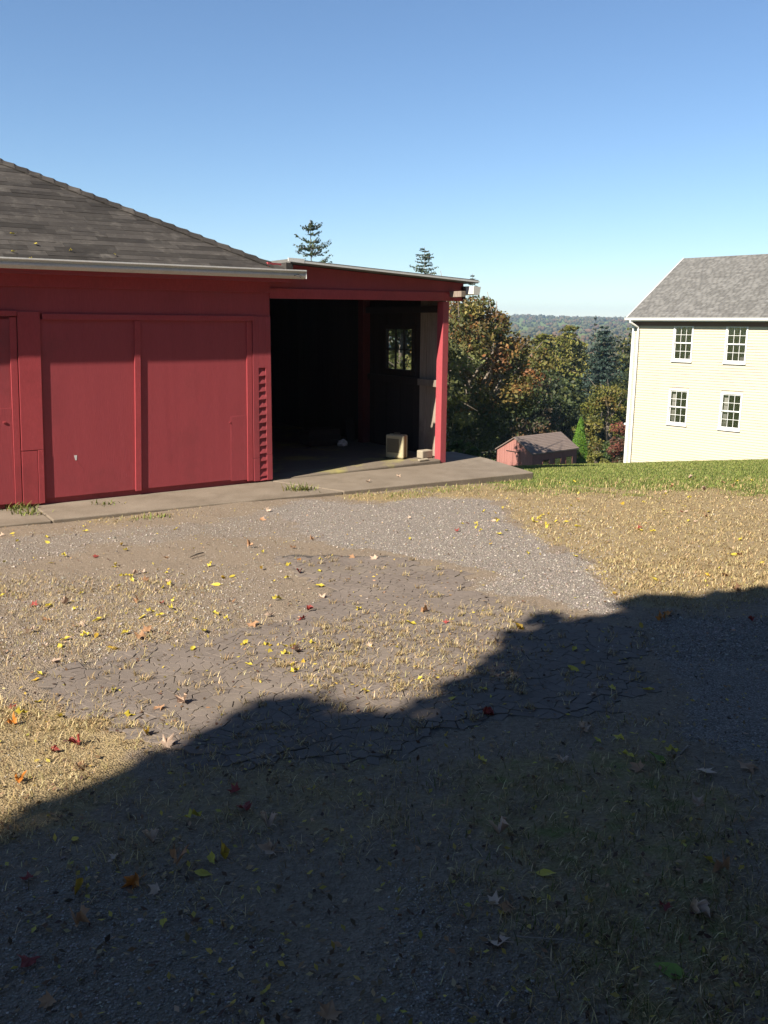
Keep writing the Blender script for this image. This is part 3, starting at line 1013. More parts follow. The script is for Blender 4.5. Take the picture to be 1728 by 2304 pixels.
while z > 0.15:
    z0 = z - row
    cuts = [(0.11, HLEN - 0.1)]
    for (a, b2, lo, hi) in WIN:
        if zl(lo) - 0.01 < z - 0.01 and zl(hi) + 0.01 > z0 + 0.01:
            new = []
            for (p0, p1) in cuts:
                if p0 < a and b2 < p1: new += [(p0, a), (b2, p1)]
                else: new.append((p0, p1))
            cuts = new
    for (p0, p1) in cuts:
        MB().extrude([(-0.013, z0 + 0.004), (-0.011, z0), (0.019, z0 + 0.002), (0.019, z), (0.006, z)], p0 + 0.001, p1 - 0.001, 'x').build('clapboard', M['vinyl'], house)
    z = z0
MB().box(-0.02, 0.108, -0.022, 0.019, 0.0, zl(1.78)).build('corner_trim', M['vinyl_white'], house, 0.003)
MB().box(-0.022, 0.0, 0.0195, 0.12, 0.0, zl(1.78)).build('corner_trim', M['vinyl'], house, 0.003)
for wi, (a, b2, lo, hi) in enumerate(WIN):
    z0, z1 = zl(lo), zl(hi)
    f = MB()
    f.box(a - 0.0, a + 0.062, -0.035, 0.10, z0, z1)
    f.box(b2 - 0.062, b2, -0.035, 0.10, z0, z1)
    f.box(a + 0.062, b2 - 0.062, -0.035, 0.10, z1 - 0.062, z1)
    f.box(a + 0.062, b2 - 0.062, -0.035, 0.10, z0 + 0.0, z0 + 0.062)
    wo_ = f.build('window', M['vinyl_white'], house, 0.004)
    MB().box(a - 0.02, b2 + 0.02, -0.06, -0.036, z0 - 0.03, z0 + 0.03).build('sill', M['vinyl_white'], wo_, 0.004)
    xa, xb = a + 0.062, b2 - 0.062
    zmid = (z0 + z1) / 2
    for (s0, s1, yo) in ((zmid - 0.02, z1 - 0.062, 0.0), (z0 + 0.062, zmid + 0.02, 0.035)):
        sash = MB()
        t = 0.028
        sash.box(xa, xa + t, yo, yo + 0.03, s0, s1)
        sash.box(xb - t, xb, yo, yo + 0.03, s0, s1)
        sash.box(xa + t, xb - t, yo, yo + 0.03, s0, s0 + 0.05)
        sash.box(xa + t, xb - t, yo, yo + 0.03, s1 - 0.045, s1)
        gx0, gx1, gz0, gz1 = xa + t, xb - t, s0 + 0.05, s1 - 0.045
        for k in (1, 2):
            xm = gx0 + (gx1 - gx0) * k / 3
            sash.box(xm - 0.008, xm + 0.008, yo + 0.004, yo + 0.022, gz0, gz1)
        zmm = (gz0 + gz1) / 2
        sash.box(gx0, gx1, yo + 0.006, yo + 0.02, zmm - 0.008, zmm + 0.008)
        sash.build('sash', M['vinyl_white'], wo_)
        for k in range(3):
            xm0, xm1 = gx0 + (gx1 - gx0) * k / 3, gx0 + (gx1 - gx0) * (k + 1) / 3
            for (q0, q1) in ((gz0, zmm), (zmm, gz1)):
                MB().box(xm0 + 0.008, xm1 - 0.008, yo + 0.011, yo + 0.014, q0 + 0.008, q1 - 0.008).build('pane', M['glass'], wo_)
    room = MB()
    room.box(a - 0.5, b2 + 0.5, 1.3, 1.35, z0 - 0.5, z1 + 0.3)
    room.box(a - 0.5, a - 0.45, 0.13, 1.3, z0 - 0.5, z1 + 0.3)
    room.box(b2 + 0.45, b2 + 0.5, 0.13, 1.3, z0 - 0.5, z1 + 0.3)
    room.box(a - 0.45, b2 + 0.45, 0.13, 1.3, z1 + 0.22, z1 + 0.3)
    room.box(a - 0.45, b2 + 0.45, 0.13, 1.3, z0 - 0.5, z0 - 0.42)
    room.build('room', M['dark_room'], house)
    if lo < -1:
        cu_ = MB()
        for k in range(5):
            cu_.tube([(a + 0.10 + k * 0.032, 0.16 + 0.012 * (k % 2), z0 + 0.02), (a + 0.10 + k * 0.028, 0.16 + 0.012 * (k % 2), z1)], [0.022, 0.02], 8)
        cu_.build('curtain', M['curtain'], wo_, smooth=True)
# roof: read the ridge from the gable line
EO = -0.36
eave_z = zl(1.87)
hp2 = np.array([HP[0], HP[1], 0])
dr = ray(1539, 581)
pl = hp2 + HXv * (-0.10)
t = ((pl - EYE) @ HXv) / (dr @ HXv)
rid = EYE + dr * t
RY = (rid - hp2) @ HYv
RZ = zl(rid[2])
hr = MB()
slope = (RZ - eave_z) / (RY - EO)
hr.add([(-0.10, EO, eave_z), (HLEN + 0.45, EO, eave_z), (HLEN + 0.45, RY, RZ), (-0.10, RY, RZ), (-0.10, 2 * RY - EO, eave_z), (HLEN + 0.45, 2 * RY - EO, eave_z),
        (-0.10, EO, eave_z - 0.1), (HLEN + 0.45, EO, eave_z - 0.1), (HLEN + 0.45, RY, RZ - 0.1), (-0.10, RY, RZ - 0.1), (-0.10, 2 * RY - EO, eave_z - 0.1), (HLEN + 0.45, 2 * RY - EO, eave_z - 0.1)],
       [(0, 1, 2, 3), (3, 2, 5, 4), (6, 9, 8, 7), (9, 10, 11, 8), (0, 3, 9, 6), (3, 4, 10, 9), (1, 7, 8, 2), (2, 8, 11, 5), (0, 6, 7, 1), (4, 5, 11, 10)])
hro = hr.build('roof', M['house_shingle'], house)
gb = MB().extrude([(0.12, zl(1.80)), (2 * RY - 0.3, zl(1.80)), (RY, RZ - 0.12)], 0.0, 0.1, 'x').build('gable_wall', M['vinyl'], house)
ln = math.hypot(RY - EO, RZ - eave_z)
ux, uz = (RY - EO) / ln, (RZ - eave_z) / ln
tv, tf, tc_ = [], [], []
EX = 0.142
for r_ in range(int(ln / EX)):
    t0, t1 = r_ * EX, r_ * EX + EX + 0.02
    x = -0.10 - rnd.uniform(0, 0.3)
    while x < HLEN + 0.45:
        w = rnd.uniform(0.14, 0.32)
        x0, x1 = max(x, -0.10), min(x + w - 0.004, HLEN + 0.45)
        x += w
        if x1 - x0 < 0.02: continue
        h = rnd.choice((0.006, 0.007, 0.016, 0.018))
        P = lambda xx, t_, hh: (xx, EO + t_ * ux - uz * hh, eave_z + t_ * uz + ux * hh)
        bI = len(tv)
        tv += [P(x0, t0, 0.0005), P(x1, t0, 0.0005), P(x1, t1, 0.002), P(x0, t1, 0.002), P(x0, t0, h), P(x1, t0, h), P(x1, t1, 0.004), P(x0, t1, 0.004)]
        tf += [(bI + a, bI + b2, bI + c2, bI + d_) for a, b2, c2, d_ in ((4, 5, 6, 7), (0, 1, 5, 4), (1, 2, 6, 5), (3, 0, 4, 7))]
        g_ = rnd.uniform(0.09, 0.14)
        tc_ += [(g_ * 1.02, g_, g_ * 0.97)] * 4
M['tab'] = tint_mat('shingle_tab', 0.95, 0, 0.1)
tag(link('shingles', fast_mesh('shingles', tv, tf, M['tab'], tc_), hro), kind='stuff')
k5 = [(EO - 0.005, eave_z - 0.13), (EO - 0.075, eave_z - 0.11), (EO - 0.10, eave_z - 0.03), (EO - 0.115, eave_z - 0.0), (EO - 0.095, eave_z + 0.0), (EO - 0.085, eave_z - 0.03), (EO - 0.06, eave_z - 0.10), (EO - 0.012, eave_z - 0.115), (EO - 0.012, eave_z - 0.01), (EO - 0.005, eave_z - 0.01)]
MB().extrude(k5, -0.15, HLEN + 0.5, 'x').build('gutter', M['vinyl_white'], house)
MB().box(-0.155, -0.15, EO - 0.11, EO - 0.005, eave_z - 0.125, eave_z).build('gutter_end_cap', M['vinyl_white'], house)
MB().box(-0.09, HLEN + 0.43, EO + 0.005, 0.0, eave_z - 0.16, eave_z - 0.135).build('soffit', M['vinyl_white'], house)
MB().box(0.0, HLEN, -0.045, -0.026, eave_z - 0.34, eave_z - 0.161).build('under_eave_board', M['soffit'], house)  # brown board paints in the shadow cast by the eave
rb = MB()
rb.hexa([(-0.13, EO, eave_z - 0.115), (-0.101, EO, eave_z - 0.115), (-0.101, RY, RZ - 0.115), (-0.13, RY, RZ - 0.115),
         (-0.13, EO, eave_z + 0.02), (-0.101, EO, eave_z + 0.02), (-0.101, RY, RZ + 0.02), (-0.13, RY, RZ + 0.02)])
rb.build('rake_board', M['vinyl_white'], house)
ds = MB().tube([(0.10, EO - 0.05, eave_z - 0.12), (0.11, EO - 0.05, eave_z - 0.2), (0.30, -0.075, eave_z - 0.40), (0.31, -0.07, eave_z - 0.5), (0.31, -0.07, 0.3)], [0.045] * 5, 8)
ds.build('downspout', M['vinyl_white'], house)
lp = at(1405.5, 946, HP[1] + 0.5)
MB().tube([(-0.2, 0.15, zl(-2.72)), (-0.06, 0.15, zl(-2.70)), (-0.02, 0.15, zl(-2.70))], [0.05, 0.06, 0.03], 8).build('wall_lamp', M['vinyl_white'], house)

# ------------------------------------------------------------------ small red shed down the slope
SHY = 56.0
sa = 0.88
k_ = SHY / 46.0
SX = np.array([math.cos(sa), -math.sin(sa), 0])
SY = np.array([math.sin(sa), math.cos(sa), 0])
le = np.array([5.913 * k_, SHY, 1.6 - 6.58 * k_])
SW, SL, SHH = 2.622 * k_, 3.781 * k_, 0.759 * k_
inset = 0.1
s0w = le + SX * inset + SY * inset
gz = float(ground_z(s0w[0] + 2, s0w[1])) - 0.3
shed = empty('garden_shed', (le[0], le[1], gz), math.atan2(SX[1], SX[0]))
tag(shed, 'small red brown gable shed with double doors beyond the lawn crest', 'shed')
ez = le[2] - gz
sb = MB()
i_ = 0.1
tanp = SHH / (SW / 2)
ezw = ez + i_ * tanp - 0.03
sb.extrude([(i_, 0), (SW - i_, 0), (SW - i_, ezw), (SW / 2, ez + SHH - 0.04), (i_, ezw)], i_, i_ + 0.06, 'y')
sb.extrude([(i_, 0), (SW - i_, 0), (SW - i_, ezw), (SW / 2, ez + SHH - 0.04), (i_, ezw)], SL - 0.16, SL - i_, 'y')
sb.box(i_, i_ + 0.06, i_ + 0.06, SL - 0.16, 0, ezw)
sb.box(SW - i_ - 0.06, SW - i_, i_ + 0.06, SL - 0.16, 0, ezw)
sb.build('wall', M['shed_red'], shed)
bt = 0
x = i_ + 0.02
while x < SW - i_ - 0.02:
    top = ez - 0.05 + (min(x, SW - x)) * tanp - 0.03
    MB().box(x, x + 0.025, i_ - 0.012, i_, 0.02, top).build('batten', M['shed_red'], shed)
    x += 0.2
for (a, b2) in ((0.80, 1.24), (1.255, 1.70)):
    a, b2 = a * k_ * 0.98, b2 * k_ * 0.98
    dd = MB().box(a, b2, i_ - 0.035, i_ - 0.013, 0.05, ez - 0.03).build('door', M['shed_red'], shed)
    MB().box(a, a + 0.05, i_ - 0.045, i_ - 0.036, 0.05, ez - 0.03).build('stile', M['shed_red'], dd)
    MB().box(b2 - 0.05, b2, i_ - 0.045, i_ - 0.036, 0.05, ez - 0.03).build('stile', M['shed_red'], dd)
MB().box(0.78 * k_ * 0.98, 1.72 * k_ * 0.98, i_ - 0.05, i_ - 0.013, ez - 0.025, ez + 0.03).build('door_track', M['darkwood'], shed)
for k in range(3):
    y0 = 1.1 + k * 1.15
    w_ = MB().box(SW - i_, SW - i_ + 0.03, y0, y0 + 0.6, ez - 1.0, ez - 0.45).build('window', M['darkwood'], shed)
    MB().box(SW - i_ + 0.031, SW - i_ + 0.05, y0 - 0.05, y0, ez - 1.05, ez - 0.4).build('frame', M['shed_red'], w_)
    MB().box(SW - i_ + 0.031, SW - i_ + 0.05, y0 + 0.6, y0 + 0.65, ez - 1.05, ez - 0.4).build('frame', M['shed_red'], w_)
    MB().box(SW - i_ + 0.031, SW - i_ + 0.036, y0 + 0.02, y0 + 0.58, ez - 0.98, ez - 0.47).build('pane', M['glass'], w_)
sr = MB()
for sgn in (0, 1):
    e0 = 0.0 if sgn == 0 else SW
    sr.hexa([(e0, 0, ez - 0.04), (SW / 2, 0, ez + SHH - 0.04), (SW / 2, SL, ez + SHH - 0.04), (e0, SL, ez - 0.04),
             (e0, 0, ez + 0.03), (SW / 2, 0, ez + SHH + 0.03), (SW / 2, SL, ez + SHH + 0.03), (e0, SL, ez + 0.03)])
sro = sr.build('roof', M['shed_roof'], shed)
ll = math.hypot(SW / 2, SHH)
for r_ in range(12):
    t0, t1 = r_ / 12.0, (r_ + 1.15) / 12.0
    xa, xb = SW * (1 - t0 / 2), SW * (1 - t1 / 2)
    za, zb = ez + 0.032 + SHH * t0, ez + 0.032 + SHH * t1
    if r_ == 11: xb, zb = SW / 2, ez + 0.032 + SHH
    MB().hexa([(xb, 0, zb), (xa, 0, za), (xa, SL, za), (xb, SL, zb), (xb, 0, zb + 0.003), (xa, 0, za + 0.02), (xa, SL, za + 0.02), (xb, SL, zb + 0.003)]).build('shingle_course', M['shed_roof'], sro)

# ------------------------------------------------------------------ trees
def leaf_quads(c, size, nrm_bias=0.3, aspect=0.62, outward=None):
    """diamond leaves at centres c (n,3)"""
    n = len(c)
    nr = rng.normal(size=(n, 3))
    nr[:, 2] += nrm_bias
    if outward is not None: nr += outward * 0.9
    nr /= np.linalg.norm(nr, axis=1)[:, None] + 1e-9
    t = rng.normal(size=(n, 3))
    t -= (t * nr).sum(1)[:, None] * nr
    t /= np.linalg.norm(t, axis=1)[:, None] + 1e-9
    b2 = np.cross(nr, t)
    s = (np.asarray(size) * rng.uniform(0.6, 1.3, n))[:, None]
    bend = nr * s * rng.uniform(-0.25, 0.25, n)[:, None]
    V = np.stack([c - t * s, c - b2 * s * aspect + bend, c + t * s, c + b2 * s * aspect + bend], 1).reshape(-1, 3)
    F_ = np.arange(4 * n).reshape(n, 4)
    return V, F_


def pal(n, cols, jit=0.18, w=None):
    cols = np.asarray(cols, float)
    w = None if w is None else np.asarray(w, float) / np.sum(w)
    c = cols[rng.choice(len(cols), n, p=w)]
    return np.clip(c * rng.uniform(1 - jit, 1 + jit, (n, 1)) * rng.uniform(1 - jit / 3, 1 + jit / 3, (n, 3)), 0, 1)


def broadleaf(name, base, top_z, rad, palette, label, n=14000, leaf=0.13, clumps=130, trunk=0.22, weights=None, lo=0.18, squash=1.0, limbs=7,
              bark='bark', tint_fn=None, gap=0.0, group=None, cat='tree', clump_r=0.20):
    base = np.asarray(base, float)
    h = top_z - base[2]
    root = empty(name, base)
    tag(root, label, cat, group)
    cz = h * (lo + (1 - lo) * 0.5)
    rz_ = h * (1 - lo) * 0.5
    u = rng.normal(size=(clumps, 3))
    u /= np.linalg.norm(u, axis=1)[:, None]
    rr = rng.uniform(0.55, 1.0, clumps) ** 0.7
    cc = u * rr[:, None] * np.array([rad, rad * squash, rz_]) * 0.9
    cc[:, :2] *= (1 + 0.15 * rng.normal(size=(clumps, 1)))
    cc[:, 2] += cz
    cr2 = rng.uniform(0.7, 1.35, clumps) * clump_r * (rad + rz_) / 2
    k = rng.choice(clumps, n, p=cr2 ** 2 / np.sum(cr2 ** 2))
    d_ = rng.normal(size=(n, 3))
    d_ /= np.linalg.norm(d_, axis=1)[:, None]
    pos = cc[k] + d_ * (cr2[k] * rng.uniform(0.25, 1.0, n) ** 0.6)[:, None] * np.array([1, 1, 0.72])
    outw = d_
    keep = pos[:, 2] > 0.15
    pos, outw, k = pos[keep], outw[keep], k[keep]
    V, F_ = leaf_quads(pos, leaf, 0.4, outward=outw)
    ctint = rng.uniform(0.72, 1.25, clumps)
    cidx = rng.choice(len(palette), clumps, p=None if weights is None else np.asarray(weights) / np.sum(weights))
    P_ = np.asarray(palette, float)
    mixsel = rng.random(len(pos)) < 0.72
    colr = np.where(mixsel[:, None], P_[cidx[k]], P_[rng.choice(len(P_), len(pos))]) * ctint[k][:, None] * rng.uniform(0.75, 1.25, (len(pos), 1))
    if tint_fn is not None: colr = tint_fn(pos, colr)
    link('crown', fast_mesh('crown', V, F_, M['leaf'], np.clip(colr, 0, 1)), root)
    tb = MB()
    tb.tube([(0, 0, -0.3), (0.03 * h, 0.0, h * 0.3), (-0.02 * h, 0.01 * h, h * 0.6), (0, 0, h * 0.88)], [trunk * 1.25, trunk, trunk * 0.6, trunk * 0.1], 8)
    for j in range(limbs):
        hi_ = cc[cc[:, 2] > 0.42 * h]
        q = hi_[rng.integers(len(hi_))]
        z0 = h * rng.uniform(0.25, 0.6)
        a = np.array([0.01 * h, 0, z0])
        mid = (a + q) / 2 + rng.normal(size=3) * 0.12 * rad
        mid[2] += 0.1 * rz_
        tb.tube([a, mid, q, q + (q - mid) * 0.35], [trunk * 0.42, trunk * 0.26, trunk * 0.12, 0.015], 6)
        for s_ in range(2):
            q2 = q + rng.normal(size=3) * rad * 0.3
            tb.tube([mid, (mid + q2) / 2 + rng.normal(size=3) * 0.06 * rad, q2], [trunk * 0.2, trunk * 0.12, 0.012], 5)
    tb.build('trunk', M[bark], root, smooth=True)
    return root


def conifer(name, base, top_z, rad, palette, label, whorls=26, per=9, dense=26, needle=0.16, trunk=0.14, droop=0.25, sparse=1.0, group=None, lo=0.08, shape=0.85, aspect=0.45):
    base = np.asarray(base, float)
    h = top_z - base[2]
    root = empty(name, base)
    tag(root, label, 'tree', group)
    cs_, tb = [], MB()
    tb.tube([(0, 0, -0.3), (0.01 * h, 0, h * 0.5), (0, 0, h * 0.995)], [trunk, trunk * 0.6, 0.012], 7)
    for w in range(whorls):
        f = (w + rng.uniform(-0.3, 0.3) * (4 if sparse < 0.7 else 1)) / whorls
        f = min(max(f, 0), 0.985)
        z0 = h * (lo + (1 - lo) * f)
        r_ = rad * (1 - f) ** shape * rng.uniform(0.8, 1.12) + 0.05
        for j in range(per):
            if rng.random() > sparse: continue
            a = rng.uniform(0, 2 * math.pi)
            ln_ = r_ * (rng.uniform(0.3, 1.25) if sparse < 0.7 else rng.uniform(0.6, 1.12))
            d_ = np.array([math.cos(a), math.sin(a), 0])
            nn = max(4, int(dense * ln_ / max(rad, 0.1)))
            t_ = rng.uniform(0.12, 1.0, nn)
            rise = rng.uniform(-0.05, 0.2)
            zz = z0 + ln_ * (rise * t_ - droop * t_ ** 2 + 0.12 * t_ ** 3)
            lat = rng.normal(size=nn) * 0.16 * ln_ * (1.1 - t_)
            p_ = np.stack([d_[0] * ln_ * t_ - d_[1] * lat, d_[1] * ln_ * t_ + d_[0] * lat, zz - np.abs(rng.normal(size=nn)) * 0.05 * ln_], 1)
            cs_.append(p_)
            if w % 2 == 0 or sparse < 1:
                tb.tube([(0, 0, z0), tuple(d_ * ln_ * 0.5 + np.array([0, 0, z0 + ln_ * (rise * .5 - droop * .25)])), tuple(d_ * ln_ * 0.95 + np.array([0, 0, z0 + ln_ * (rise - droop + 0.1)]))],
                        [trunk * 0.22, trunk * 0.13, 0.006], 4)
    pos = np.concatenate(cs_)
    V, F_ = leaf_quads(pos, needle, 0.8, aspect)
    br = np.concatenate([np.full(len(c_), rng.uniform(0.7, 1.25)) for c_ in cs_])
    colr = pal(len(pos), palette, 0.22) * br[:, None]
    link('crown', fast_mesh('crown', V, F_, M['needle'], np.clip(colr, 0, 1)), root)
    tb.build('trunk', M['bark'], root, smooth=True)
    return root


def tpos(px, Y):
    p = at(px, 1000, Y)
    return np.array([p[0], Y, float(ground_z(p[0], Y))])


def ztop(py, Y): return float(at(864, py, Y)[2])


GR_D = [(0.026, 0.038, 0.012), (0.038, 0.052, 0.015), (0.05, 0.062, 0.017), (0.03, 0.042, 0.017)]
GR_Y = [(0.10, 0.105, 0.018), (0.13, 0.125, 0.022), (0.08, 0.088, 0.018), (0.145, 0.13, 0.026)]
ORG = [(0.20, 0.085, 0.03), (0.17, 0.095, 0.03), (0.135, 0.095, 0.028), (0.11, 0.09, 0.026), (0.08, 0.078, 0.022)]
BLU = [(0.028, 0.05, 0.036), (0.04, 0.068, 0.05), (0.024, 0.04, 0.03)]
SPR = [(0.03, 0.05, 0.022), (0.045, 0.065, 0.026), (0.06, 0.075, 0.03)]


def maple_tint(pos, c):
    # autumn colour sits in the upper, outer crown on the right; the lower crown is still green
    h = pos[:, 2]
    t = smooth01((h - 3.6) / 1.8 + 0.35 * wob(pos[:, 0], pos[:, 2], 1.3))
    g = pal(len(pos), GR_D + [(0.07, 0.085, 0.02)], 0.25)
    return np.where((rng.random(len(pos)) < t)[:, None], c, g)


b0 = tpos(1048, 46)
broadleaf('maple_tree', b0, ztop(655, 46), 3.7, ORG + [(0.14, 0.115, 0.028), (0.09, 0.088, 0.022), (0.075, 0.08, 0.02)], 'maple with orange upper leaves and bare pale limbs beside the red corner post',
          n=26000, leaf=0.10, clumps=170, trunk=0.26, lo=0.12, limbs=16, bark='pale_bark', tint_fn=maple_tint, clump_r=0.17)
broadleaf('leafy_tree', tpos(905, 40), ztop(655, 40), 2.9, [(0.12, 0.13, 0.045), (0.17, 0.17, 0.06), (0.08, 0.09, 0.03)], 'grey green tree seen through the bay window behind the barn', n=22000, leaf=0.11, clumps=120, lo=0.05)
broadleaf('leafy_tree', tpos(1060, 66), ztop(850, 66), 3.2, GR_D, 'dark green tree standing left of the small shed under the maple', n=12000, leaf=0.12, clumps=90, lo=0.02)
broadleaf('leafy_tree', tpos(1175, 66), ztop(800, 66), 3.2, GR_D + [(0.10, 0.06, 0.03), (0.07, 0.05, 0.03)], 'dark bronze green tree rising directly behind the small shed', n=15000, leaf=0.12, clumps=110, lo=0.02)
broadleaf('leafy_tree', tpos(1255, 70), ztop(880, 70), 2.6, GR_D, 'dark shaded tree between the small shed and the slim arborvitae', n=9000, leaf=0.13, clumps=80, lo=0.02)
broadleaf('leafy_tree', tpos(1118, 74), ztop(760, 74), 3.6, GR_D + ORG[2:], 'rusty green tree behind the maple, above the left end of the shed', n=13000, leaf=0.14, clumps=100, lo=0.03)
# yellow green feathery conifers
conifer('larch_tree', tpos(1215, 84), ztop(742, 84), 4.6, GR_Y, 'olive yellow larch behind the shed, nearest to the orange maple', whorls=44, per=14, dense=46, needle=0.21, droop=0.35, shape=0.42, aspect=0.5)
conifer('larch_tree', tpos(1268, 92), ztop(724, 92), 4.8, GR_Y, 'tallest olive yellow larch, its tip just under the far hills', whorls=44, per=14, dense=46, needle=0.21, droop=0.35, shape=0.45, aspect=0.5)
conifer('larch_tree', tpos(1412, 96), ztop(728, 96), 4.2, GR_Y + GR_D, 'olive green conifer half hidden by the corner of the cream house', whorls=40, per=14, dense=44, needle=0.22, droop=0.3, shape=0.45, aspect=0.5)
conifer('blue_spruce', tpos(1345, 82), ztop(728, 82), 3.6, BLU, 'blue grey spruce between the olive larches and the cream house', whorls=48, per=14, dense=46, needle=0.17, droop=0.2, shape=0.5)
broadleaf('leafy_tree', tpos(1368, 66), ztop(846, 66), 2.5, GR_Y + [(0.05, 0.07, 0.02), (0.12, 0.085, 0.02)], 'round yellow green tree between the arborvitae and the cream house', n=14000, leaf=0.10, clumps=120, lo=0.05, clump_r=0.16)
broadleaf('leafy_tree', tpos(1418, 78), ztop(800, 78), 3.2, GR_Y[2:3] + GR_D, 'dull green tree behind the downspout corner of the cream house', n=11000, leaf=0.13, clumps=90, lo=0.05)
broadleaf('shrub', tpos(1412, 54), ztop(925, 54), 1.25, [(0.13, 0.045, 0.03), (0.09, 0.05, 0.03), (0.06, 0.06, 0.025), (0.17, 0.06, 0.035)], 'reddish brown shrub touching the left corner of the cream house', n=7000, leaf=0.08, clumps=70, trunk=0.06, lo=0.0, cat='shrub')
broadleaf('shrub', tpos(1345, 47), ztop(1012, 47), 0.75, [(0.17, 0.165, 0.035), (0.12, 0.12, 0.03)], 'low yellow green shrub just past the lawn crest', n=3500, leaf=0.06, clumps=45, trunk=0.04, lo=0.0, cat='shrub')
broadleaf('shrub', tpos(1386, 60), ztop(965, 60), 0.9, [(0.05, 0.085, 0.02), (0.07, 0.10, 0.025)], 'small green shrub under the round yellow green tree', n=4000, leaf=0.07, clumps=50, trunk=0.05, lo=0.0, cat='shrub')
# arborvitae: a dense slim cone
ab = tpos(1304, 58)
hh = ztop(936, 58) - ab[2]
av = empty('arborvitae', ab)
tag(av, 'slim bright green arborvitae standing right of the small shed', 'tree')
n = 9000
f = rng.uniform(0, 1, n) ** 0.8
a = rng.uniform(0, 2 * math.pi, n)
rr = 0.52 * np.minimum(1, (1 - f) * 2.1) ** 0.75 * (1 + 0.12 * np.sin(5 * a + 9 * f)) * rng.uniform(0.8, 1.03, n) + 0.01
pos = np.stack([np.cos(a) * rr, np.sin(a) * rr, f * hh], 1)
V, F_ = leaf_quads(pos, 0.06, 0.0, 0.4, outward=np.stack([np.cos(a), np.sin(a), 0 * a], 1))
link('crown', fast_mesh('crown', V, F_, M['needle'], pal(n, [(0.085, 0.175, 0.014), (0.11, 0.21, 0.02), (0.07, 0.15, 0.014)], 0.2)), av)
MB().tube([(0, 0, -0.2), (0, 0, hh * 0.9)], [0.09, 0.02], 7).build('trunk', M['bark'], av)
# bush right of the corner post
bb = tpos(1043, 17.5)
broadleaf('shrub', bb, ztop(982, 17.5), 0.36, [(0.06, 0.10, 0.022), (0.09, 0.14, 0.035), (0.04, 0.07, 0.018)], 'small round green bush beside the red corner post', n=2600, leaf=0.028, clumps=45, trunk=0.02, lo=0.0, cat='shrub', clump_r=0.2)
broadleaf('shrub', tpos(985, 16.9) + np.array([0.35, 0, 0]), ztop(1005, 16.9), 0.22, [(0.06, 0.10, 0.022), (0.09, 0.14, 0.035)], 'low green bush right against the barn corner post', n=1200, leaf=0.026, clumps=25, trunk=0.015, lo=0.0, cat='shrub')
# conifers whose tips show over the lean-to roof
conifer('conifer', tpos(703, 48), ztop(492, 48), 2.3, SPR, 'thin ragged spruce with gaps, left above the lean-to roof', whorls=70, per=8, dense=60, needle=0.08, trunk=0.10, droop=-0.2, sparse=0.66, shape=0.45)
conifer('conifer', tpos(948, 64), ztop(552, 64), 3.9, SPR, 'full spruce tip in the middle above the lean-to roof', whorls=80, per=9, dense=80, needle=0.085, trunk=0.10, droop=0.05, shape=0.62)
conifer('conifer', tpos(1053, 62), ztop(612, 62), 1.9, SPR, 'small spruce tip at the right end of the lean-to roof', whorls=70, per=7, dense=40, needle=0.09, trunk=0.10, droop=0.1, shape=0.65)
conifer('conifer', tpos(1323, 150), ztop(704, 150), 1.5, [(0.05, 0.055, 0.04)], 'lone pointed conifer far off on the skyline', whorls=22, per=6, dense=20, needle=0.3, trunk=0.2, sparse=0.8)
for (px_, Y_t, yt_, rt_, lb_) in ((1195, 104, 758, 5.0, 'dark rounded tree behind the left olive larch'), (1300, 108, 744, 5.2, 'dark rounded tree behind the two larches and the spruce'),
                                 (1390, 112, 734, 5.5, 'dark rounded tree behind the conifer at the house corner'), (1240, 76, 830, 3.6, 'dark green tree filling the gap below the larches')):
    broadleaf('leafy_tree', tpos(px_, Y_t), ztop(yt_, Y_t), rt_, GR_D + GR_Y[:1], lb_, n=12000, leaf=0.20, clumps=100, lo=0.0)
broadleaf('leafy_tree', tpos(1150, 110), ztop(752, 110), 4.5, GR_D + ORG[2:], 'distant rusty tree on the valley edge right of the maple', n=9000, leaf=0.2, clumps=80, lo=0.0)

# far wooded slopes: one mass nobody could count
nb = 9000
ang = rng.uniform(-0.75, 0.85, nb)
rd = 150 + 1900 * rng.uniform(0, 1, nb) ** 0.8
fx, fy = rd * np.sin(ang), rd * np.cos(ang)
sz = rng.uniform(2.2, 4.2, nb)
t_ = (1 + 5 ** 0.5) / 2
ico = np.array([(-1, t_, 0), (1, t_, 0), (-1, -t_, 0), (1, -t_, 0), (0, -1, t_), (0, 1, t_), (0, -1, -t_), (0, 1, -t_), (t_, 0, -1), (t_, 0, 1), (-t_, 0, -1), (-t_, 0, 1)]) / 1.9
icf = np.array([(0, 11, 5), (0, 5, 1), (0, 1, 7), (0, 7, 10), (0, 10, 11), (1, 5, 9), (5, 11, 4), (11, 10, 2), (10, 7, 6), (7, 1, 8), (3, 9, 4), (3, 4, 2), (3, 2, 6), (3, 6, 8), (3, 8, 9), (4, 9, 5), (2, 4, 11), (6, 2, 10), (8, 6, 7), (9, 8, 1)])
subs = 3
cen = np.repeat(np.stack([fx, fy, ground_z(fx, fy) + sz * 0.8], 1), subs, 0)
szz = np.repeat(sz, subs)
cen += rng.normal(size=cen.shape) * (szz * 0.55)[:, None] * np.array([1, 1, 0.5])
V = cen[:, None, :] + ico[None] * (szz * rng.uniform(0.45, 0.8, len(szz)))[:, None, None] * rng.uniform(0.75, 1.25, (len(szz), 12, 1))
F_ = (np.arange(len(cen)) * 12)[:, None, None] + icf[None]
tcol = np.repeat(pal(nb, [(0.065, 0.06, 0.03), (0.08, 0.062, 0.032), (0.05, 0.052, 0.028), (0.09, 0.058, 0.035), (0.075, 0.07, 0.032)], 0.18), subs, 0)
fc = np.repeat(tcol, 20, 0)
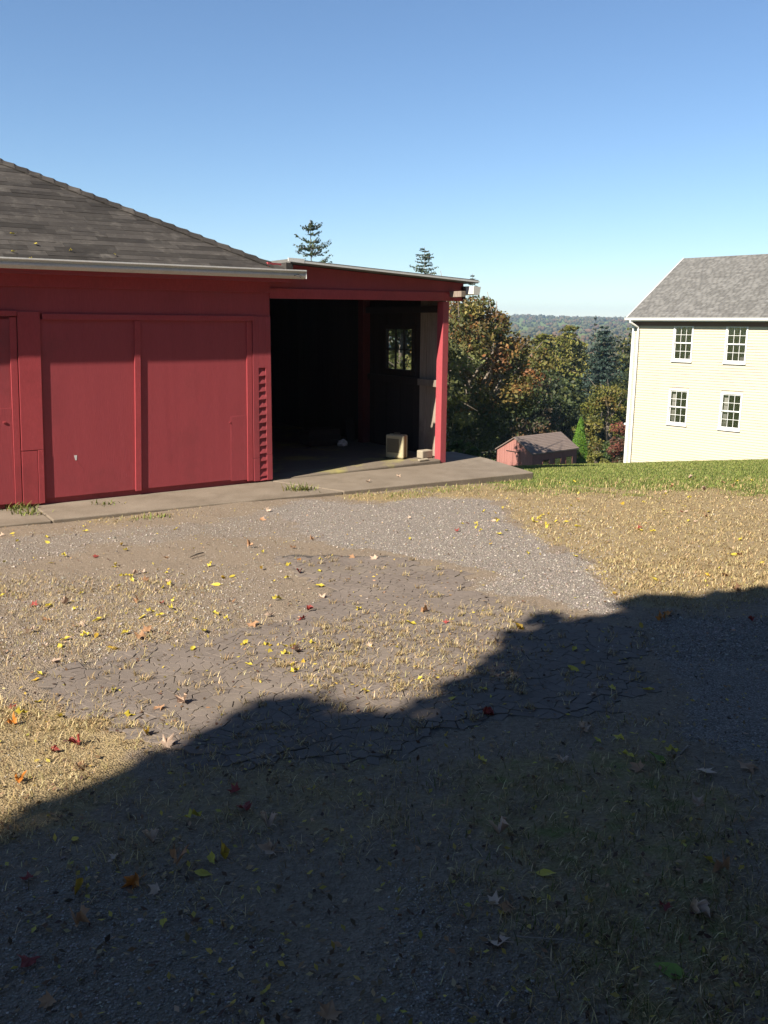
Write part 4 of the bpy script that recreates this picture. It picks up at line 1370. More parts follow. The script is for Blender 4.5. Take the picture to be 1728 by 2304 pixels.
tag(link('far_woods', fast_mesh('far_woods', V.reshape(-1, 3), F_.reshape(-1, 3), M['far_leaf'], fc)), kind='stuff', label='wooded hills fading to blue on the horizon')

# ------------------------------------------------------------------ the tree behind the camera whose shade lies across the yard
edge_px = [(0, 1875), (180, 1780), (344, 1698), (500, 1625), (583, 1583), (700, 1563), (740, 1570), (790, 1594), (885, 1620), (960, 1585), (1042, 1531), (1135, 1448), (1198, 1385), (1250, 1385),
           (1302, 1390), (1385, 1365), (1479, 1333), (1562, 1344), (1728, 1318)]
poly = [on_ground(*p)[:2] for p in edge_px]
poly = [poly[0] - 1.2 * (poly[1] - poly[0]) / np.linalg.norm(poly[1] - poly[0]) * 1.6] + poly
poly = [poly[0] + np.array([0.4, -1.6])] + poly + [poly[-1] + np.array([1.6, 0.5]), poly[-1] + np.array([2.4, -1.5]), np.array([3.2, 0.2]), np.array([0.8, -1.6])]
poly = np.array(poly)
n = 52000
cand = np.stack([rng.uniform(poly[:, 0].min(), poly[:, 0].max(), n * 3), rng.uniform(poly[:, 1].min(), poly[:, 1].max(), n * 3)], 1)
sd = poly_sd(cand[:, 0], cand[:, 1], poly)
ragged = 0.05 * wob(cand[:, 0], cand[:, 1], 8.0, 1) + 0.07 * wob(cand[:, 0], cand[:, 1], 19.0, 2) + 0.06 * wob(cand[:, 0], cand[:, 1], 43.0, 4)
cand = cand[(sd + ragged > 0.02) & ((sd > 0.5) | (rng.random(len(sd)) < 0.40 + 1.1 * sd + 1.0 * ragged))][:n]
gzc = ground_z(cand[:, 0], cand[:, 1])
# depth along the sunbeam: a rounded crown rather than a slab
ctr = cand.mean(0)
ex = np.linalg.norm((cand - ctr) / np.array([3.2, 4.2]), axis=1)
half = 2.6 * np.sqrt(np.clip(1.15 - ex ** 2, 0.12, 1))
tt = 11.5 + rng.uniform(-1, 1, len(cand)) * half
pos = np.stack([cand[:, 0], cand[:, 1], gzc], 1) + SDIR[None] * tt[:, None]
V, F_ = leaf_quads(pos, 0.085, 0.3, 0.7)
mid = pos.mean(0)
stree = empty('maple_tree', (mid[0], mid[1], float(ground_z(mid[0], mid[1]))))
tag(stree, 'dense leafy maple behind the viewer that shades the yard', 'tree')
base = np.array(stree.location)
link('crown', fast_mesh('crown', V - np.tile(base, (len(V), 1)), F_, M['leaf'], pal(len(pos), GR_D + GR_Y, 0.2)), stree)
tb = MB()
tb.tube([(0, 0, -0.3), (0.1, 0, 3), (0, 0.1, mid[2] - base[2])], [0.34, 0.26, 0.12], 9)
for j in range(14):
    q = pos[rng.integers(len(pos))] - base
    q = q * np.array([0.85, 0.85, 1.0])
    tb.tube([(0.05, 0, rng.uniform(2.4, 4.5)), tuple(q * 0.5 + np.array([0, 0, 1.9])), tuple(q)], [0.13, 0.08, 0.02], 6)
tb.build('trunk', M['bark'], stree, smooth=True)

# ------------------------------------------------------------------ unseen house and trees added to block sky light
M['brown_board'] = surface('brown_clapboard', (0.10, 0.07, 0.05), (0.14, 0.10, 0.075), 1.5, (1, 1, 4), 0.8, 0.2, 40)
fh = empty('sky_blocking_house', (-0.7, -12.6, -0.3))
tag(fh, 'added dark brown house behind the viewer that blocks sky light', 'house')
FW, FD, FH_ = 17.0, 10.5, 7.6
fb = MB().box(0, FW, 0, 0.2, 0, FH_).box(0, FW, FD - 0.2, FD, 0, FH_).box(0, 0.2, 0.2, FD - 0.2, 0, FH_).box(FW - 0.2, FW, 0.2, FD - 0.2, 0, FH_)
fb.build('wall', M['brown_board'], fh)
MB().extrude([(-0.4, FH_ - 0.1), (FD + 0.4, FH_ - 0.1), (FD / 2, FH_ + 3.4)], -0.4, FW + 0.4, 'x').build('roof', M['house_shingle'], fh)
for i in range(5):
    for z_ in (1.0, 4.4):
        if i == 2 and z_ == 1.0:
            MB().box(8.0, 9.0, FD, FD + 0.06, 0.25, 2.4).build('door', M['darkwood'], fh)
            continue
        w_ = MB().box(1.6 + i * 3.3, 2.6 + i * 3.3, FD, FD + 0.06, z_, z_ + 1.6).build('window', M['vinyl_white'], fh)
        MB().box(1.7 + i * 3.3, 2.5 + i * 3.3, FD + 0.061, FD + 0.07, z_ + 0.1, z_ + 1.5).build('pane', M['dark_room'], w_)
for (tx_, ty_, th_, tr_, tl_) in ((13.5, 1.5, 15, 4.2, 'added tall dark sky-blocking oak right of the viewer, nearest the house'), (17.5, 8.5, 16, 4.6, 'added tall dark sky-blocking oak to the right of the yard'),
                                  (19.5, -6.0, 18, 5.0, 'added tall dark sky-blocking oak behind and right of the viewer'), (24.0, 1.0, 19, 5.5, 'tallest added dark sky-blocking oak of the row to the right'),
                                  (10.0, -20.0, 19, 5.5, 'added tall dark sky-blocking oak behind the added brown house'), (1.5, -22.0, 19, 5.5, 'added broad dark sky-blocking oak at the back of the added house')):
    tb_ = np.array([tx_, ty_, float(ground_z(tx_, ty_))])
    broadleaf('sky_blocking_oak', tb_, tb_[2] + th_, tr_, GR_D, tl_, n=9000, leaf=0.30, clumps=110, trunk=0.4, lo=0.06, clump_r=0.22)  # unseen oaks, added to cut sky light on barn and yard

tb_ = np.array([4.3, 0.3, float(ground_z(4.3, 0.3))])
broadleaf('sky_blocking_oak', tb_, tb_[2] + 11.5, 3.3, GR_D, 'added oak with a high crown blocking sky over the viewer at right', n=14000, leaf=0.22, clumps=120, trunk=0.3, lo=0.5, clump_r=0.24)  # unseen crown added overhead to darken the foreground
for (tx_, ty_, th_, tr_, tl_) in ((-14.0, -9.0, 8.0, 3.4, 'added squat green sky-blocking tree behind the viewer at left'), (-19.0, -3.0, 8.5, 3.8, 'added squat green sky-blocking tree far left of the viewer'),
                                  (-21.0, 4.0, 8.0, 3.6, 'added squat green sky-blocking tree off the left end of the barn')):
    tb_ = np.array([tx_, ty_, float(ground_z(tx_, ty_))])
    broadleaf('leafy_tree', tb_, tb_[2] + th_, tr_, GR_D, tl_, n=6000, leaf=0.30, clumps=90, trunk=0.3, lo=0.02, clump_r=0.22)  # low unseen trees, added to block sky at left below the sun

# ------------------------------------------------------------------ gravel, grass, leaves
def in_apron(x, y):
    p = np.stack([x - BP[0], y - BP[1]], -1)
    s = p @ BX[:2]
    yy_ = p @ BY[:2]
    front = np.interp(s, [-9.8, -6.05, -2.47, 0.655], [-0.62, -0.87, -1.165, -1.41])
    return (yy_ > front - 0.01) & (s < 0.66 + (yy_ + 1.41) * 0.22)


def view_scatter(n, ymin, ymax, power=1.0, margin=0.06):
    """points inside the camera's ground footprint, denser where nearer"""
    u_ = rng.uniform(0, 1, n)
    y = (ymin ** (1 - power) + u_ * (ymax ** (1 - power) - ymin ** (1 - power))) ** (1 / (1 - power)) if power != 1 else ymin * (ymax / ymin) ** u_
    x = rng.uniform(-0.5, 0.5, n) * (y * 0.95 + 0.6) * (1 + margin)
    return x, y


def stones(n, ymin, ymax, power, size, thresh, kind='gravel', cols=None, zoff=0.0):
    x, y = view_scatter(n, ymin, ymax, power)
    w = zone(kind, x, y)
    if kind == 'gravel': w = np.maximum(w, 0.20 * (1 - zone('green', x, y)) + 0.06 * wob(x, y, 3.1))
    k = (rng.random(n) < np.clip((w - thresh) / 0.5, 0, 1)) & ~in_apron(x, y)
    x, y = x[k], y[k]
    n = len(x)
    o6 = np.array([(1, 0, 0), (-1, 0, 0), (0, 1, 0), (0, -1, 0), (0, 0, 1), (0, 0, -1)], float)
    f8 = np.array([(0, 2, 4), (2, 1, 4), (1, 3, 4), (3, 0, 4), (2, 0, 5), (1, 2, 5), (3, 1, 5), (0, 3, 5)])
    s = size * np.exp(rng.normal(0, 0.4, n))
    V = o6[None] * s[:, None, None] * rng.uniform(0.6, 1.4, (n, 6, 1)) + rng.normal(0, 0.22, (n, 6, 3)) * s[:, None, None]
    a = rng.uniform(0, 6.28, n)
    ca, sa_ = np.cos(a)[:, None], np.sin(a)[:, None]
    V = np.stack([V[..., 0] * ca - V[..., 1] * sa_, V[..., 0] * sa_ + V[..., 1] * ca, V[..., 2] * 0.7], -1)
    V += np.stack([x, y, SURF(x, y) + s * 0.25 + zoff], 1)[:, None, :]
    F_ = (np.arange(n) * 6)[:, None, None] + f8[None]
    c_ = np.repeat(pal(n, cols, 0.2), 8, 0)
    return V.reshape(-1, 3), F_.reshape(-1, 3), c_


GC = [(0.20, 0.172, 0.15), (0.25, 0.217, 0.19), (0.30, 0.265, 0.235), (0.22, 0.178, 0.145), (0.36, 0.325, 0.29), (0.15, 0.128, 0.112)]
parts_ = [stones(150000, 1.5, 5.5, 1.3, 0.0024, 0.15, cols=GC), stones(150000, 4.5, 10.8, 1.0, 0.0040, 0.15, cols=GC)]
# loose grit over dirt and grass
x, y = None, None
Vs, Fs, Cs, off = [], [], [], 0
for V, F_, c_ in parts_:
    Vs.append(V)
    Fs.append(F_ + off)
    Cs.append(c_)
    off += len(V)
tag(link('gravel', fast_mesh('gravel', np.concatenate(Vs), np.concatenate(Fs), M['stone'], np.concatenate(Cs))), kind='stuff', label='pale loose gravel across the yard')


def blades(x, y, h, lay, cols, jit=0.2, width=0.0022, zoff=0.0, z=None):
    """bent three-point blades: two faces each (quad then narrow quad)"""
    n = len(x)
    a = rng.uniform(0, 6.28, n)
    d_ = np.stack([np.cos(a), np.sin(a)], 1)
    side = np.stack([-d_[:, 1], d_[:, 0]], 1)
    hh_ = h * rng.uniform(0.5, 1.3, n)
    ly = np.clip(lay + rng.normal(0, 0.2, n), 0.05, 1.35)
    w = width * rng.uniform(0.7, 1.5, n)
    z0 = (SURF(x, y) if z is None else z) + zoff
    P0 = np.stack([x, y, z0], 1)
    P1 = P0 + np.concatenate([d_ * (hh_ * 0.55 * np.sin(ly * 0.7))[:, None], (hh_ * 0.55 * np.cos(ly * 0.7))[:, None]], 1)
    P2 = P1 + np.concatenate([d_ * (hh_ * 0.5 * np.sin(np.minimum(ly * 1.25, 1.5)))[:, None], (hh_ * 0.5 * np.cos(np.minimum(ly * 1.25, 1.5)))[:, None]], 1)
    S = np.concatenate([side * w[:, None], np.zeros((n, 1))], 1)
    V = np.stack([P0 - S, P0 + S, P1 - S * 0.8, P1 + S * 0.8, P2 - S * 0.15, P2 + S * 0.15], 1)
    F_ = np.array([(0, 1, 3, 2), (2, 3, 5, 4)])
    F_ = (np.arange(n) * 6)[:, None, None] + F_[None]
    return V.reshape(-1, 3), F_.reshape(-1, 4), np.repeat(pal(n, cols, jit), 2, 0)


def join_link(name, lst, mat, **kw):
    off, Vs, Fs, Cs = 0, [], [], []
    for V, F_, c_ in lst:
        Vs.append(V)
        Fs.append(F_ + off)
        Cs.append(c_)
        off += len(V)
    return tag(link(name, fast_mesh(name, np.concatenate(Vs), np.concatenate(Fs), mat, np.concatenate(Cs))), **kw)


STRAW = [(0.43, 0.33, 0.17), (0.34, 0.255, 0.125), (0.52, 0.42, 0.24), (0.25, 0.18, 0.09), (0.31, 0.25, 0.12), (0.17, 0.115, 0.06)]
GREENB = [(0.155, 0.19, 0.045), (0.12, 0.155, 0.038), (0.195, 0.22, 0.06), (0.235, 0.225, 0.085)]
SHADEB = [(0.10, 0.11, 0.03), (0.14, 0.13, 0.04), (0.20, 0.16, 0.07), (0.07, 0.085, 0.02)]
lst = []
for (n, y0, y1, pw, h, wd) in ((70000, 1.6, 4.2, 1.4, 0.035, 0.0013), (110000, 3.6, 7.2, 1.1, 0.032, 0.0018), (90000, 6.0, 11.5, 1.0, 0.03, 0.0028)):
    x, y = view_scatter(n, y0, y1, pw)
    tuft = smooth01(0.5 + 1.3 * wob(x, y, 13, 1) + 0.8 * wob(x, y, 31, 4))
    w = zone('dry', x, y)
    g = zone('gravel', x, y)
    p_ = w * (0.25 + 0.75 * tuft) - 0.35 * (g > 0.6)
    k = (rng.random(n) < p_) & ~in_apron(x, y)
    x, y = x[k], y[k]
    gr = zone('green', x, y)
    isg = rng.random(len(x)) < gr * 0.75
    lst.append(blades(x[~isg], y[~isg], h, 0.95, STRAW, 0.25, wd))
    if isg.any(): lst.append(blades(x[isg], y[isg], h * 1.1, 0.7, SHADEB, 0.25, wd))
# tufts growing out of the asphalt cracks
nt_ = 900
x, y = view_scatter(nt_ * 6, 2.8, 7.5, 1.0)
k = zone('asphalt', x, y) > 0.5
x, y = x[k][:nt_], y[k][:nt_]
reg = poly_sd(x, y, np.array(ZONE['dry'][3][0])[:, :2])
kk = rng.random(len(x)) < np.where(reg > 0, 1.0, 0.25)
x, y = x[kk], y[kk]
nb_ = rng.integers(5, 26, len(x))
X = np.repeat(x, nb_) + rng.normal(0, 0.017, nb_.sum())
Y_ = np.repeat(y, nb_) + rng.normal(0, 0.012, nb_.sum())
lst.append(blades(X, Y_, 0.038, 0.9, STRAW, 0.22, 0.0017, 0.006))
join_link('dry_grass', lst, M['grass'], kind='stuff', label='straw coloured dead grass over the yard')
lst = []
x = rng.uniform(0.2, 11.5, 150000)
y = 9.5 + 10.5 * rng.uniform(0, 1, 150000) ** 1.3
k = (rng.random(len(x)) < zone('green', x, y)) & ~in_apron(x, y) & (x < 0.52 * y + 1.0)
x, y = x[k], y[k]
dryw = smooth01(0.5 - (y - 11.6) / 1.6 + 0.5 * wob(x, y, 1.7))
isd = rng.random(len(x)) < dryw * 0.55
lst.append(blades(x[~isd], y[~isd], 0.024, 0.6, GREENB, 0.25, 0.004))
lst.append(blades(x[isd], y[isd], 0.024, 0.8, STRAW + GREENB[2:], 0.25, 0.0035))
# green strip along the apron
x, y = view_scatter(40000, 8.5, 12.4, 1.0)
k = (rng.random(len(x)) < 0.8 * zone('green', x, y)) & ~in_apron(x, y)
lst.append(blades(x[k], y[k], 0.05, 0.6, GREENB + STRAW[:2], 0.25, 0.0035))
join_link('lawn_grass', lst, M['grass'], kind='stuff', label='green lawn grass along the crest')

# weeds at the apron edge
def weed(px, py, label, n=60, h=0.10, spread=0.07):
    c_ = on_ground(px, py)
    x = c_[0] + rng.normal(0, spread, n)
    y = c_[1] + rng.normal(0, spread * 0.6, n)
    zb = np.where(in_apron(x, y), np.maximum(SURF(x, y), BP[2] - 0.012), SURF(x, y))
    V, F_, cc_ = blades(x, y, h, 0.8, GREENB[:2] + [(0.12, 0.14, 0.04), (0.2, 0.17, 0.06)], 0.25, 0.006, 0.0, zb)
    o = link('weed', fast_mesh('weed', V - np.tile(c_, (len(V), 1)), F_, M['grass'], cc_), None, c_)
    tag(o, label, 'weed', 'weeds along the concrete apron')
weed(678, 1112, 'dark green weed clump at the joint of the two concrete slabs', 90, 0.11, 0.09)
weed(30, 1158, 'sprawling weed on the apron at the left edge', 80, 0.10, 0.12)
weed(60, 1166, 'ragged weed right of the leftmost weed on the apron', 50, 0.08, 0.08)
weed(240, 1148, 'small weed patch along the apron edge under the left door', 40, 0.06, 0.09)
weed(335, 1165, 'flat leafy weed patch in front of the middle doors', 60, 0.05, 0.14)

# fallen leaves -----------------------------------------------------------
def leaf_mesh(name, kind, color, curl, seed):
    rr = random.Random(seed)
    if kind == 'oval':
        out_ = [(-0.5, 0), (-0.36, 0.17), (-0.1, 0.27), (0.2, 0.22), (0.42, 0.09), (0.62, 0.0), (0.42, -0.09), (0.2, -0.22), (-0.1, -0.27), (-0.36, -0.17)]
        mid = [(-0.66, 0), (-0.25, 0), (0.05, 0), (0.3, 0)]
    else:
        out_ = []
        for k in range(5):
            a0 = (-110 + 55 * k)
            lobe = (0.62, 0.8, 1.0, 0.8, 0.62)[k] * 0.62
            out_.append((lobe * 0.62 * math.cos(R(a0 - 14)), lobe * 0.62 * math.sin(R(a0 - 14))))
            out_.append((lobe * math.cos(R(a0)), lobe * math.sin(R(a0))))
            out_.append((lobe * 0.62 * math.cos(R(a0 + 14)), lobe * 0.62 * math.sin(R(a0 + 14))))
            if k < 4: out_.append((0.30 * math.cos(R(a0 + 27)), 0.30 * math.sin(R(a0 + 27))))
        out_.append((-0.12, 0.0))
    vs = [(0, 0, 0)] + [(x, y, 0) for x, y in out_]
    n = len(out_)
    fs = [(0, 1 + i, 1 + (i + 1) % n) for i in range(n)]
    st = (-0.5, 0) if kind == 'oval' else (-0.12, 0)
    b = len(vs)
    vs += [(st[0], 0.012, 0.0), (st[0], -0.012, 0.0), (st[0] - 0.38, -0.03, 0.06), (st[0] - 0.38, -0.01, 0.06)]
    fs.append((b, b + 1, b + 2, b + 3))
    ax_ = rr.uniform(0, 3.14)
    w = []
    for (x, y, z) in vs:
        u_ = x * math.cos(ax_) + y * math.sin(ax_)
        zz = z + curl * (abs(y) * 0.9 + u_ * u_ * 0.8) + curl * 0.25 * math.sin(9 * x + 7 * y + seed)
        w.append((x * (1 - 0.15 * curl), y * (1 - 0.35 * curl), zz))
    zmin = min(p[2] for p in w)
    w = [(p[0], p[1], p[2] - zmin) for p in w]
    me = bpy.data.meshes.new(name)
    me.from_pydata(w, [], fs)
    me.polygons.foreach_set('use_smooth', [True] * len(fs))
    me.materials.append(color)
    return me


def leafmat(name, c0, c1):
    m, nt, out = new_mat(name)
    v = coords(nt)
    nn = noise(nt, v, 5, 4)
    col = mixc(nt, nn, c0, c1)
    b = N(nt, 'ShaderNodeBsdfPrincipled')
    b.inputs['Roughness'].default_value = 0.55
    b.inputs['Specular IOR Level'].default_value = 0.3
    L(nt, col, b.inputs['Base Color'])
    t = N(nt, 'ShaderNodeBsdfTranslucent')
    L(nt, col, t.inputs[0])
    mx = N(nt, 'ShaderNodeMixShader')
    mx.inputs[0].default_value = 0.25
    L(nt, b.outputs[0], mx.inputs[1])
    L(nt, t.outputs[0], mx.inputs[2])
    L(nt, mx.outputs[0], out.inputs[0])
    return m


LM = {'yellow': leafmat('yellow_leaf', (0.42, 0.32, 0.03), (0.58, 0.48, 0.08)), 'gold': leafmat('gold_leaf', (0.38, 0.23, 0.02), (0.48, 0.32, 0.04)),
      'brown': leafmat('brown_leaf', (0.27, 0.14, 0.07), (0.42, 0.25, 0.14)), 'tan': leafmat('tan_leaf', (0.40, 0.27, 0.19), (0.55, 0.42, 0.32)),
      'red': leafmat('red_leaf', (0.18, 0.025, 0.02), (0.28, 0.05, 0.04)), 'orange': leafmat('orange_leaf', (0.42, 0.13, 0.02), (0.55, 0.22, 0.04)),
      'green': leafmat('green_leaf', (0.14, 0.22, 0.04), (0.22, 0.30, 0.06))}
LMESH = {}
for cname, mm in LM.items():
    kind = 'oval' if cname in ('yellow', 'gold', 'green') else 'maple'
    LMESH[cname] = [leaf_mesh('leaf_' + cname, kind, mm, cu_, 10 * i + len(cname)) for i, cu_ in enumerate((0.15, 0.5, 0.85, 0.32))]
LNAME = {'yellow': ('yellow oval leaf', 0.07), 'gold': ('golden oval leaf', 0.068), 'brown': ('brown lobed leaf', 0.105), 'tan': ('tan lobed leaf', 0.095),
         'red': ('red lobed leaf', 0.085), 'orange': ('orange lobed leaf', 0.09), 'green': ('green oval leaf', 0.09)}
leaf_count = [0]
USED = set()


def shaded(x, y): return poly_sd(np.array([x]), np.array([y]), poly)[0] > 0


def surface_word(x, y):
    xx, y2 = np.array([x]), np.array([y])
    if in_apron(xx, y2)[0]: return 'the concrete apron'
    if zone('green', xx, y2)[0] > 0.55 and y > 9: return 'the green lawn'
    if zone('gravel', xx, y2)[0] > 0.55: return 'gravel'
    if zone('dry', xx, y2)[0] > 0.5: return 'dry grass'
    if zone('asphalt', xx, y2)[0] > 0.5: return 'cracked asphalt'
    return 'bare dirt'


def put_leaf(cname, x, y, yaw=None, size=None, tilt=0.3, extra=None):
    nm, sz_ = LNAME[cname]
    combos = [(a_, b_) for a_ in range(4) for b_ in range(3)]
    rnd.shuffle(combos)
    z_ = float(SURF(np.array(x), np.array(y))) + 0.008 + (0.02 if zone('green', np.array([x]), np.array([y]))[0] > 0.5 else 0.0)
    if in_apron(np.array([x]), np.array([y]))[0]: z_ = BP[2] + 0.003
    o = link('fallen_leaf', LMESH[cname][0], None, (x, y, z_), (rnd.gauss(0, tilt), rnd.gauss(0, tilt), rnd.uniform(0, 6.28) if yaw is None else yaw))
    where = surface_word(x, y)
    light = 'in the shade' if shaded(x, y) else 'in the sun'
    w_ = np.array([x, y, z_]) - EYE
    ix, iy = w_ @ cr / (w_ @ cf), -(w_ @ cu) / (w_ @ cf)
    colw = ('far left', 'left', 'centre', 'right', 'far right')[min(4, max(0, int((ix + 0.445) / 0.178)))]
    roww = ('by the lawn', 'past the gravel', 'mid yard', 'shadow edge', 'foreground')[
        0 if iy < 0.0 else 1 if iy < 0.07 else 2 if iy < 0.17 else 3 if iy < 0.31 else 4]
    for mi, si in combos:
        lab = '%s%s %s on %s %s, %s %s' % (('small ', '', 'large ')[si], ('flat', 'cupped', 'curled', 'wavy')[mi], nm, where.replace('the ', ''), light, roww, colw)
        if lab not in USED: break
    USED.add(lab)
    o.data = LMESH[cname][mi]
    s_ = (size or sz_) * (0.68, 0.86, 1.04)[si] * rnd.uniform(0.95, 1.05)
    o.scale = (s_,) * 3
    if extra: lab = extra
    tag(o, lab, 'leaf', 'fallen %s leaves on %s' % (nm.split()[0] if nm.split()[0] != 'pale' else 'tan', where.replace('the ', '')))
    leaf_count[0] += 1
    return o


Z5 = lambda x, y: (x / 1.92, 1080 + y / 1.92)
Z6 = lambda x, y: (864 + x / 1.92, 1020 + y / 1.92)
Z7 = lambda x, y: (x / 1.92, 1700 + y / 1.92)
Z8 = lambda x, y: (864 + x / 1.92, 1600 + y / 1.92)
SEEN = [('red', Z5(408, 334)), ('yellow', Z5(222, 355)), ('yellow', Z5(15, 360)), ('yellow', Z5(495, 380)), ('yellow', Z5(543, 306)), ('yellow', Z5(512, 461)), ('tan', Z5(620, 405)),
        ('yellow', Z5(718, 408)), ('yellow', Z5(790, 414)), ('yellow', Z5(910, 374)), ('yellow', Z5(1003, 420)), ('yellow', Z5(935, 458)), ('gold', Z5(1132, 386)), ('yellow', Z5(1240, 425)),
        ('yellow', Z5(1380, 400)), ('yellow', Z5(1245, 376)), ('orange', Z5(1290, 348)), ('brown', Z5(1265, 297)), ('yellow', Z5(1135, 322)), ('tan', Z5(1620, 342)), ('brown', Z5(1525, 338)),
        ('tan', Z5(1392, 505)), ('red', Z5(1312, 608)), ('red', Z5(1328, 570)), ('yellow', Z5(1553, 567)), ('red', Z5(145, 548)), ('yellow', Z5(212, 548)), ('yellow', Z5(325, 565)), ('brown', Z5(600, 530)),
        ('brown', Z5(1000, 530)), ('red', Z5(700, 540)), ('yellow', Z5(742, 563)), ('yellow', Z5(648, 575)), ('yellow', Z5(690, 592)), ('yellow', Z5(840, 606)), ('yellow', Z5(930, 582)), ('yellow', Z5(975, 607)),
        ('yellow', Z5(615, 598)), ('tan', Z5(355, 630)), ('brown', Z5(205, 610)), ('tan', Z5(130, 662)), ('yellow', Z5(284, 691)), ('yellow', Z5(370, 676)), ('gold', Z5(415, 676)), ('yellow', Z5(540, 665)),
        ('yellow', Z5(518, 693)), ('brown', Z5(635, 660)), ('brown', Z5(610, 688)), ('tan', Z5(630, 724)), ('tan', Z5(195, 720)), ('tan', Z5(232, 790)), ('yellow', Z5(880, 660)), ('yellow', Z5(1075, 802)),
        ('red', Z5(1280, 735)), ('tan', Z5(1600, 722)), ('yellow', Z5(490, 917)), ('tan', Z5(795, 957)), ('brown', Z5(690, 988)), ('yellow', Z5(258, 1030)), ('yellow', Z5(553, 1022)), ('gold', Z5(635, 1112)),
        ('orange', Z5(65, 1068)), ('red', Z5(225, 1178)), ('red', Z5(345, 1152)), ('orange', Z5(75, 1327)), ('yellow', Z5(165, 964)), ('red', Z5(48, 995)), ('yellow', Z5(85, 1023)), ('gold', Z5(155, 868)),
        ('yellow', Z5(1580, 920)), ('brown', Z5(340, 1255)), ('tan', Z5(720, 1150)), ('yellow', Z5(8, 505)), ('yellow', Z5(425, 610)), ('yellow', Z5(352, 498)), ('yellow', Z5(360, 205)), ('brown', Z5(1128, 172)),
        ('red', Z6(358, 302)), ('yellow', Z6(110, 374)), ('yellow', Z6(528, 336)), ('yellow', Z6(672, 284)), ('yellow', Z6(788, 297)), ('red', Z6(1105, 328)), ('yellow', Z6(1160, 345)), ('brown', Z6(1480, 528)),
        ('gold', Z6(1400, 535)), ('yellow', Z6(1630, 475)), ('yellow', Z6(1450, 497)), ('brown', Z6(1517, 596)), ('gold', Z6(995, 608)), ('yellow', Z6(1175, 550)), ('red', Z6(265, 742)), ('brown', Z6(185, 690)),
        ('brown', Z6(490, 825)), ('gold', Z6(578, 765)), ('yellow', Z6(118, 748)), ('yellow', Z6(152, 982)), ('orange', Z6(1232, 700)), ('orange', Z6(1205, 720)), ('gold', Z6(1110, 745)), ('brown', Z6(480, 962)),
        ('yellow', Z6(822, 848)), ('yellow', Z6(985, 1027)), ('yellow', Z6(820, 938)), ('yellow', Z6(430, 1023)), ('tan', Z6(910, 1055)), ('red', Z6(425, 1130)), ('yellow', Z6(920, 1250)), ('yellow', Z6(1015, 1246)),
        ('tan', Z6(860, 1207)), ('yellow', Z6(290, 1068)), ('tan', Z6(770, 1340)), ('yellow', Z6(420, 1342)), ('yellow', Z6(1140, 1033)), ('red', Z6(1590, 735)), ('gold', Z6(860, 910)),
        ('yellow', Z7(325, 378)), ('tan', Z7(658, 388)), ('yellow', Z7(835, 280)), ('yellow', Z7(918, 458)), ('gold', Z7(952, 432)), ('yellow', Z7(875, 517)), ('red', Z7(1062, 245)), ('red', Z7(1018, 165)),
        ('tan', Z7(1168, 418)), ('tan', Z7(505, 452)), ('orange', Z7(590, 545)), ('brown', Z7(760, 488)), ('red', Z7(128, 548)), ('brown', Z7(345, 748)), ('yellow', Z7(708, 738)), ('gold', Z7(345, 590)),
        ('brown', Z7(1415, 1140)), ('red', Z7(125, 895)), ('tan', Z7(1160, 320)), ('tan', Z7(680, 585)), ('brown', Z7(215, 1060)),
        ('tan', Z8(495, 540)), ('tan', Z8(1355, 418)), ('tan', Z8(1375, 268)), ('tan', Z8(475, 845)), ('brown', Z8(540, 868)), ('red', Z8(1210, 855)), ('tan', Z8(1320, 865)), ('yellow', Z8(1400, 660)),
        ('brown', Z8(1475, 700)), ('green', Z8(1240, 1138)), ('yellow', Z8(695, 718)), ('tan', Z8(505, 1020)), ('tan', Z8(770, 230)), ('yellow', Z8(1205, 235)), ('yellow', Z8(1050, 205)), ('brown', Z8(1100, 265)),
        ('yellow', Z8(1245, 185)), ('green', Z8(1180, 222)), ('tan', Z8(860, 92)), ('brown', Z8(1560, 250))]
for cname, (px, py) in SEEN:
    q = on_ground(px, py)
    put_leaf(cname, q[0], q[1])
# looser ones towards the lawn, many of them yellow
tries = 0
DRIFT = [(rnd.uniform(60, 700), rnd.uniform(1200, 1500)) for _ in range(9)] + [(rnd.uniform(950, 1700), rnd.uniform(1060, 1200)) for _ in range(9)]
while leaf_count[0] < 292 and tries < 4000:
    tries += 1
    if rnd.random() < 0.45:
        dc = rnd.choice(DRIFT)
        px, py = rnd.gauss(dc[0], 42), rnd.gauss(dc[1], 14)
    elif rnd.random() < 0.62:
        px, py = rnd.uniform(900, 1728), 1045 + 210 * rnd.random() ** 1.5
    else:
        px, py = rnd.uniform(0, 900), rnd.uniform(1130, 1480)
    q = on_ground(px, py)
    if in_apron(np.array([q[0]]), np.array([q[1]]))[0]: continue
    put_leaf(rnd.choices(['yellow', 'gold', 'brown', 'tan', 'red'], [6, 1.5, 1.2, 1.2, 0.4])[0], q[0], q[1])
# a few that blew onto the apron and the roof edge
for (px, py) in ((897, 1073), (830, 1085), (660, 1095)):
    q = on_local_floor(px, py, 0.0)
    put_leaf('tan', q[0], q[1])
for (s_, t_) in ((-3.9, 0.03), (-4.35, 0.04), (-4.1, 0.02), (-5.9, 0.06), (-5.6, 0.04), (-6.05, 0.25), (-5.75, 0.5), (-5.4, 0.35), (-5.95, 0.75), (-4.9, 0.3)):
    q = bw(s_, -OV + t_ * cs, EZ + t_ * sn + 0.025)
    o = link('fallen_leaf', rnd.choice(LMESH['yellow']), None, q, (R(25), 0, rnd.uniform(0, 6)))
    o.scale = (0.06,) * 3
    tag(o, 'yellow leaf stuck on the dark barn roof, %s' % (('just above the gutter' if t_ < 0.1 else 'a few shingle rows up') + (' at the left' if s_ < -5.3 else ' in the middle')), 'leaf', 'yellow leaves on the barn roof')
